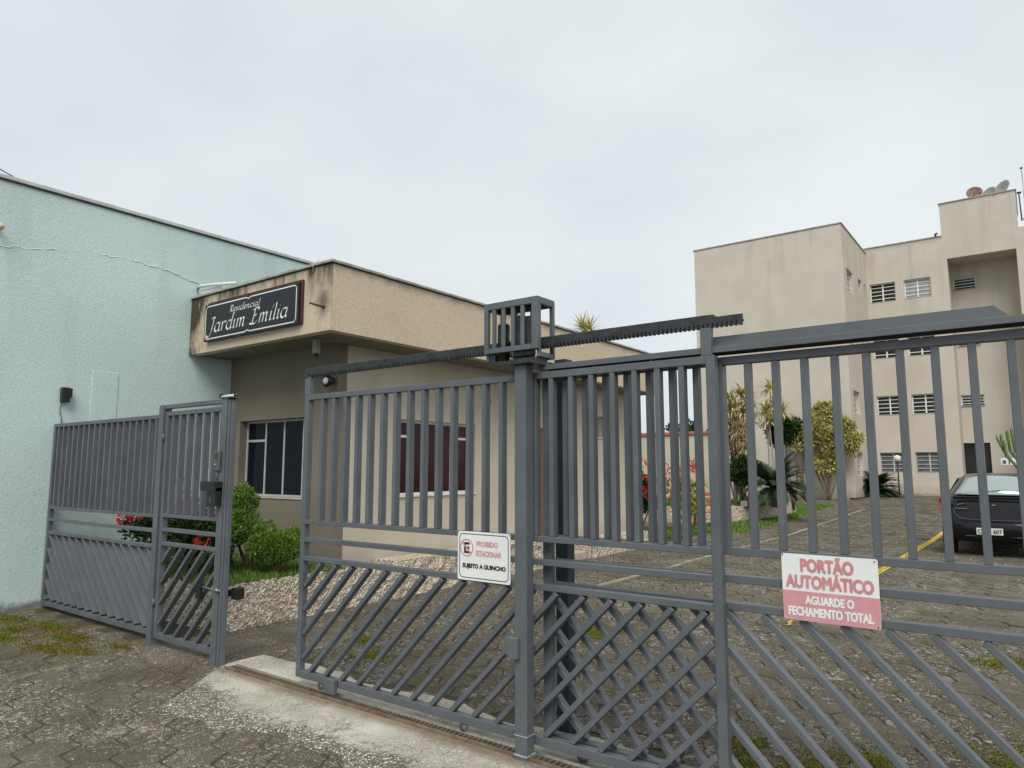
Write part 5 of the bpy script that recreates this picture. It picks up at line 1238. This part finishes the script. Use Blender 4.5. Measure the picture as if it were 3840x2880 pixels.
# ------------------------------------------------------------------ parked car
def car():
    X0, Y0 = -.70, 15.45       # centre line, rear bumper
    t = thing('parked_car', (X0, Y0 + 2.05, 0), 'black hatchback seen from behind, parked beside the yellow line', 'car')
    n = NT('black_car_paint'); M_CAR = n.done(n.ramp(n.noise(3, 4), [(.3, (.005, .005, .008)), (.7, (.005, .005, .007))]), .35, None, 0, .12)
    n.bsdf.inputs['Coat Weight'].default_value = .6; n.bsdf.inputs['Coat Roughness'].default_value = .06
    n = NT('car_glass'); M_CG = n.done((.40, .46, .45), .04, None, 0, 1.0); n.bsdf.inputs['Metallic'].default_value = .55
    M_TYRE = simple('tyre_rubber', (.018, .018, .018), .85, .2, 20)
    M_LAMP = simple('red_tail_lamp', (.45, .015, .02), .15, .3, 20)
    M_CHR = simple('car_badge_chrome', (.6, .6, .6), .2, .1, 10, metallic=.9)
    # stations: y, half width, bottom z, belt z, top z, half width at top
    S = [(0.00, .58, .42, .56, .60, .50), (0.03, .70, .32, .66, .74, .60), (0.07, .765, .28, .80, 1.01, .62), (0.16, .81, .26, .95, 1.10, .60), (0.34, .845, .24, 1.00, 1.27, .545), (0.60, .86, .23, 1.0, 1.44, .50),
         (0.85, .865, .22, .99, 1.485, .53), (1.5, .87, .20, .97, 1.51, .54), (2.1, .87, .20, .95, 1.49, .54), (2.5, .865, .20, .93, 1.38, .55), (2.95, .86, .2, .93, 1.08, .60), (3.2, .85, .2, .90, .98, .68), (3.7, .82, .2, .82, .88, .68), (4.0, .74, .24, .68, .74, .6), (4.08, .62, .3, .55, .58, .52)]
    V = []; F = []; n_ = 0
    for (y, w, zb, zl, zt, wt) in S:
        half = [(0, zb), (w * .8, zb), (w * .97, zb + .10), (w, zb + .28 if zl - zb > .35 else (zb + zl) / 2), (w * .985, zl - .04), (w * .95, zl), (wt + (w * .95 - wt) * .12, zt - .07 if zt - zl > .12 else zl + (zt - zl) * .6), (wt * .9, zt - .012), (wt * .45, zt), (0, zt + .004)]
        rngp = [(x, z) for x, z in half] + [(-x, z) for x, z in half[-2:0:-1]]
        n_ = len(rngp)
        for x, z in rngp: V.append((X0 + x, Y0 + y, z))
    for i in range(len(S) - 1):
        for k in range(n_): F.append((i * n_ + k, i * n_ + (k + 1) % n_, (i + 1) * n_ + (k + 1) % n_, (i + 1) * n_ + k))
    F.append(list(range(n_))[::-1]); F.append([(len(S) - 1) * n_ + k for k in range(n_)])
    m = MB(); m.add(V, F, 0, True); body = m.build('body', M_CAR, t)
    md = body.modifiers.new('smooth', 'SUBSURF'); md.levels = 2; md.render_levels = 2
    def P(x, y, z): return (X0 + x, Y0 + y, z)
    # rear window follows the sloped hatch
    m = MB(); V2 = []; F2 = []
    for j in range(6):
        v = j / 5; hw = .60 - .17 * v - .02 * math.sin(math.pi * v)
        for i in range(11):
            u = -1 + 2 * i / 10; V2.append(P(u * hw, .095 + .43 * v + .10 * u * u, 1.118 + .345 * v + .022 * math.sin(math.pi * v) - .035 * u * u * v))
    for j in range(5):
        for i in range(10): F2.append((j * 11 + i, j * 11 + i + 1, (j + 1) * 11 + i + 1, (j + 1) * 11 + i))
    m.add(V2, F2, 0, True); rw = m.build('rear_window', M_CG, t); md = rw.modifiers.new('thickness', 'SOLIDIFY'); md.thickness = .012
    m = MB(); m.tube([P(-.20, .10, 1.14), P(-.05, .13, 1.18), P(.12, .17, 1.20)], .006, 6); m.build('wiper', M_BLACK, t)
    for s in (-1, 1):
        m = MB(); m.prism([P(s * .815, .9, 1.02), P(s * .815, 2.5, .99), P(s * .60, 2.1, 1.40), P(s * .60, 1.0, 1.40)], (s * .012, 0, .012)); m.build('side_window', M_CG, t)
        m = MB(); V2 = []
        for j, (yy, ww) in enumerate(((-.005, .0), (.07, .0), (.25, .0))): pass
        m.prism([P(s * .872, .30, 1.06), P(s * .835, .02, 1.05), P(s * .70, -.012, .98), P(s * .70, -.012, .84), P(s * .835, .0, .82), P(s * .878, .22, .86)], (0, .05, .01)); m.build('tail_light', M_LAMP, t)
        for yy in (.72, 3.28):
            m = MB(); m.tube([P(s * .66, yy, .30), P(s * .86, yy, .30)], .30, 24); wh = m.build('wheel', M_TYRE, t)
            m = MB(); m.tube([P(s * .845, yy, .30), P(s * .868, yy, .30)], .19, 18); m.build('rim', M_STEEL, wh)
        m = MB(); m.ball(P(s * .95, 2.35, 1.02), .1, sc=(.9, .5, .7)); m.build('mirror', M_CAR, t)
    m = MB(); B_ = []
    for i in range(17):
        u = -1 + 2 * i / 16; B_.append((X0 + u * .80, Y0 - .045 + .17 * abs(u) ** 4))
    for zz, off in ((.33, .035), (.38, .0), (.58, .0), (.64, .03)):
        m.v += [(x, y + off, zz) for x, y in B_]
    m.v += [(x * 1.0, y + .12, .64) for x, y in B_]
    for j in range(4):
        for i in range(16): m.f.append([j * 17 + i, j * 17 + i + 1, (j + 1) * 17 + i + 1, (j + 1) * 17 + i]); m.m.append(0); m.sm.append(True)
    m.build('rear_bumper', M_CAR, t)
    m = MB(); m.box(X0 - .45, X0 + .45, Y0 - .041, Y0 - .036, .375, .385); m.build('bumper_trim', simple('grey_trim', (.12, .12, .13), .4), t)
    m = MB(); pts = [P(-.62, .0, .86), P(-.60, -.0, .76), P(-.52, -.02, .69), P(-.35, -.03, .665), P(.35, -.03, .665), P(.52, -.02, .69), P(.60, -.0, .76), P(.62, .0, .86)]
    m.tube(pts, .008, 6); m.build('hatch_line', simple('painted_body_reflection', (.07, .07, .075), .25), t)  # grey line paints a body reflection along the hatch edge
    m = MB(); m.box(X0 - .62, X0 + .62, Y0 + .02, Y0 + .05, 1.03, 1.085, 0, .01); m.build('spoiler_strip', M_CAR, t)
    lp_ = MB(); lp_.box(X0 - .285, X0 + .115, Y0 - .050, Y0 - .042, .405, .525, 0, .004); pl_ = lp_.build('licence_plate', simple('plate_white', (.62, .63, .62), .5), t)
    place_text('CS', .1, X0 - .215, Y0 - .0508, .462, M_INKBLK, pl_, width=.10, height=.075, bold=.003)
    place_text('607', .1, X0 + .035, Y0 - .0508, .462, M_INKBLK, pl_, width=.13, height=.075, bold=.003)
    m = MB(); xb = X0 - .585
    for k in range(7): m.box(xb + k * .027, xb + k * .027 + .018, Y0 - .006, Y0 + .03, .855, .872)
    m.build('model_badge', M_CHR, t)
    m = MB(); m.prism([P(-.55, -.002, .93), P(-.44, -.002, .955), P(-.45, -.002, .962), P(-.56, -.002, .936)], (0, .03, 0)); m.box(X0 - .02, X0 + .03, Y0 + .0, Y0 + .03, .925, .945); m.build('badge', M_CHR, t)
    m = MB(); m.ball(P(-.16, -.05, .30), .028); m.tube([P(-.16, -.05, .30), P(-.16, .25, .27)], .016, 8); m.build('tow_ball', M_CHR, t)
car()
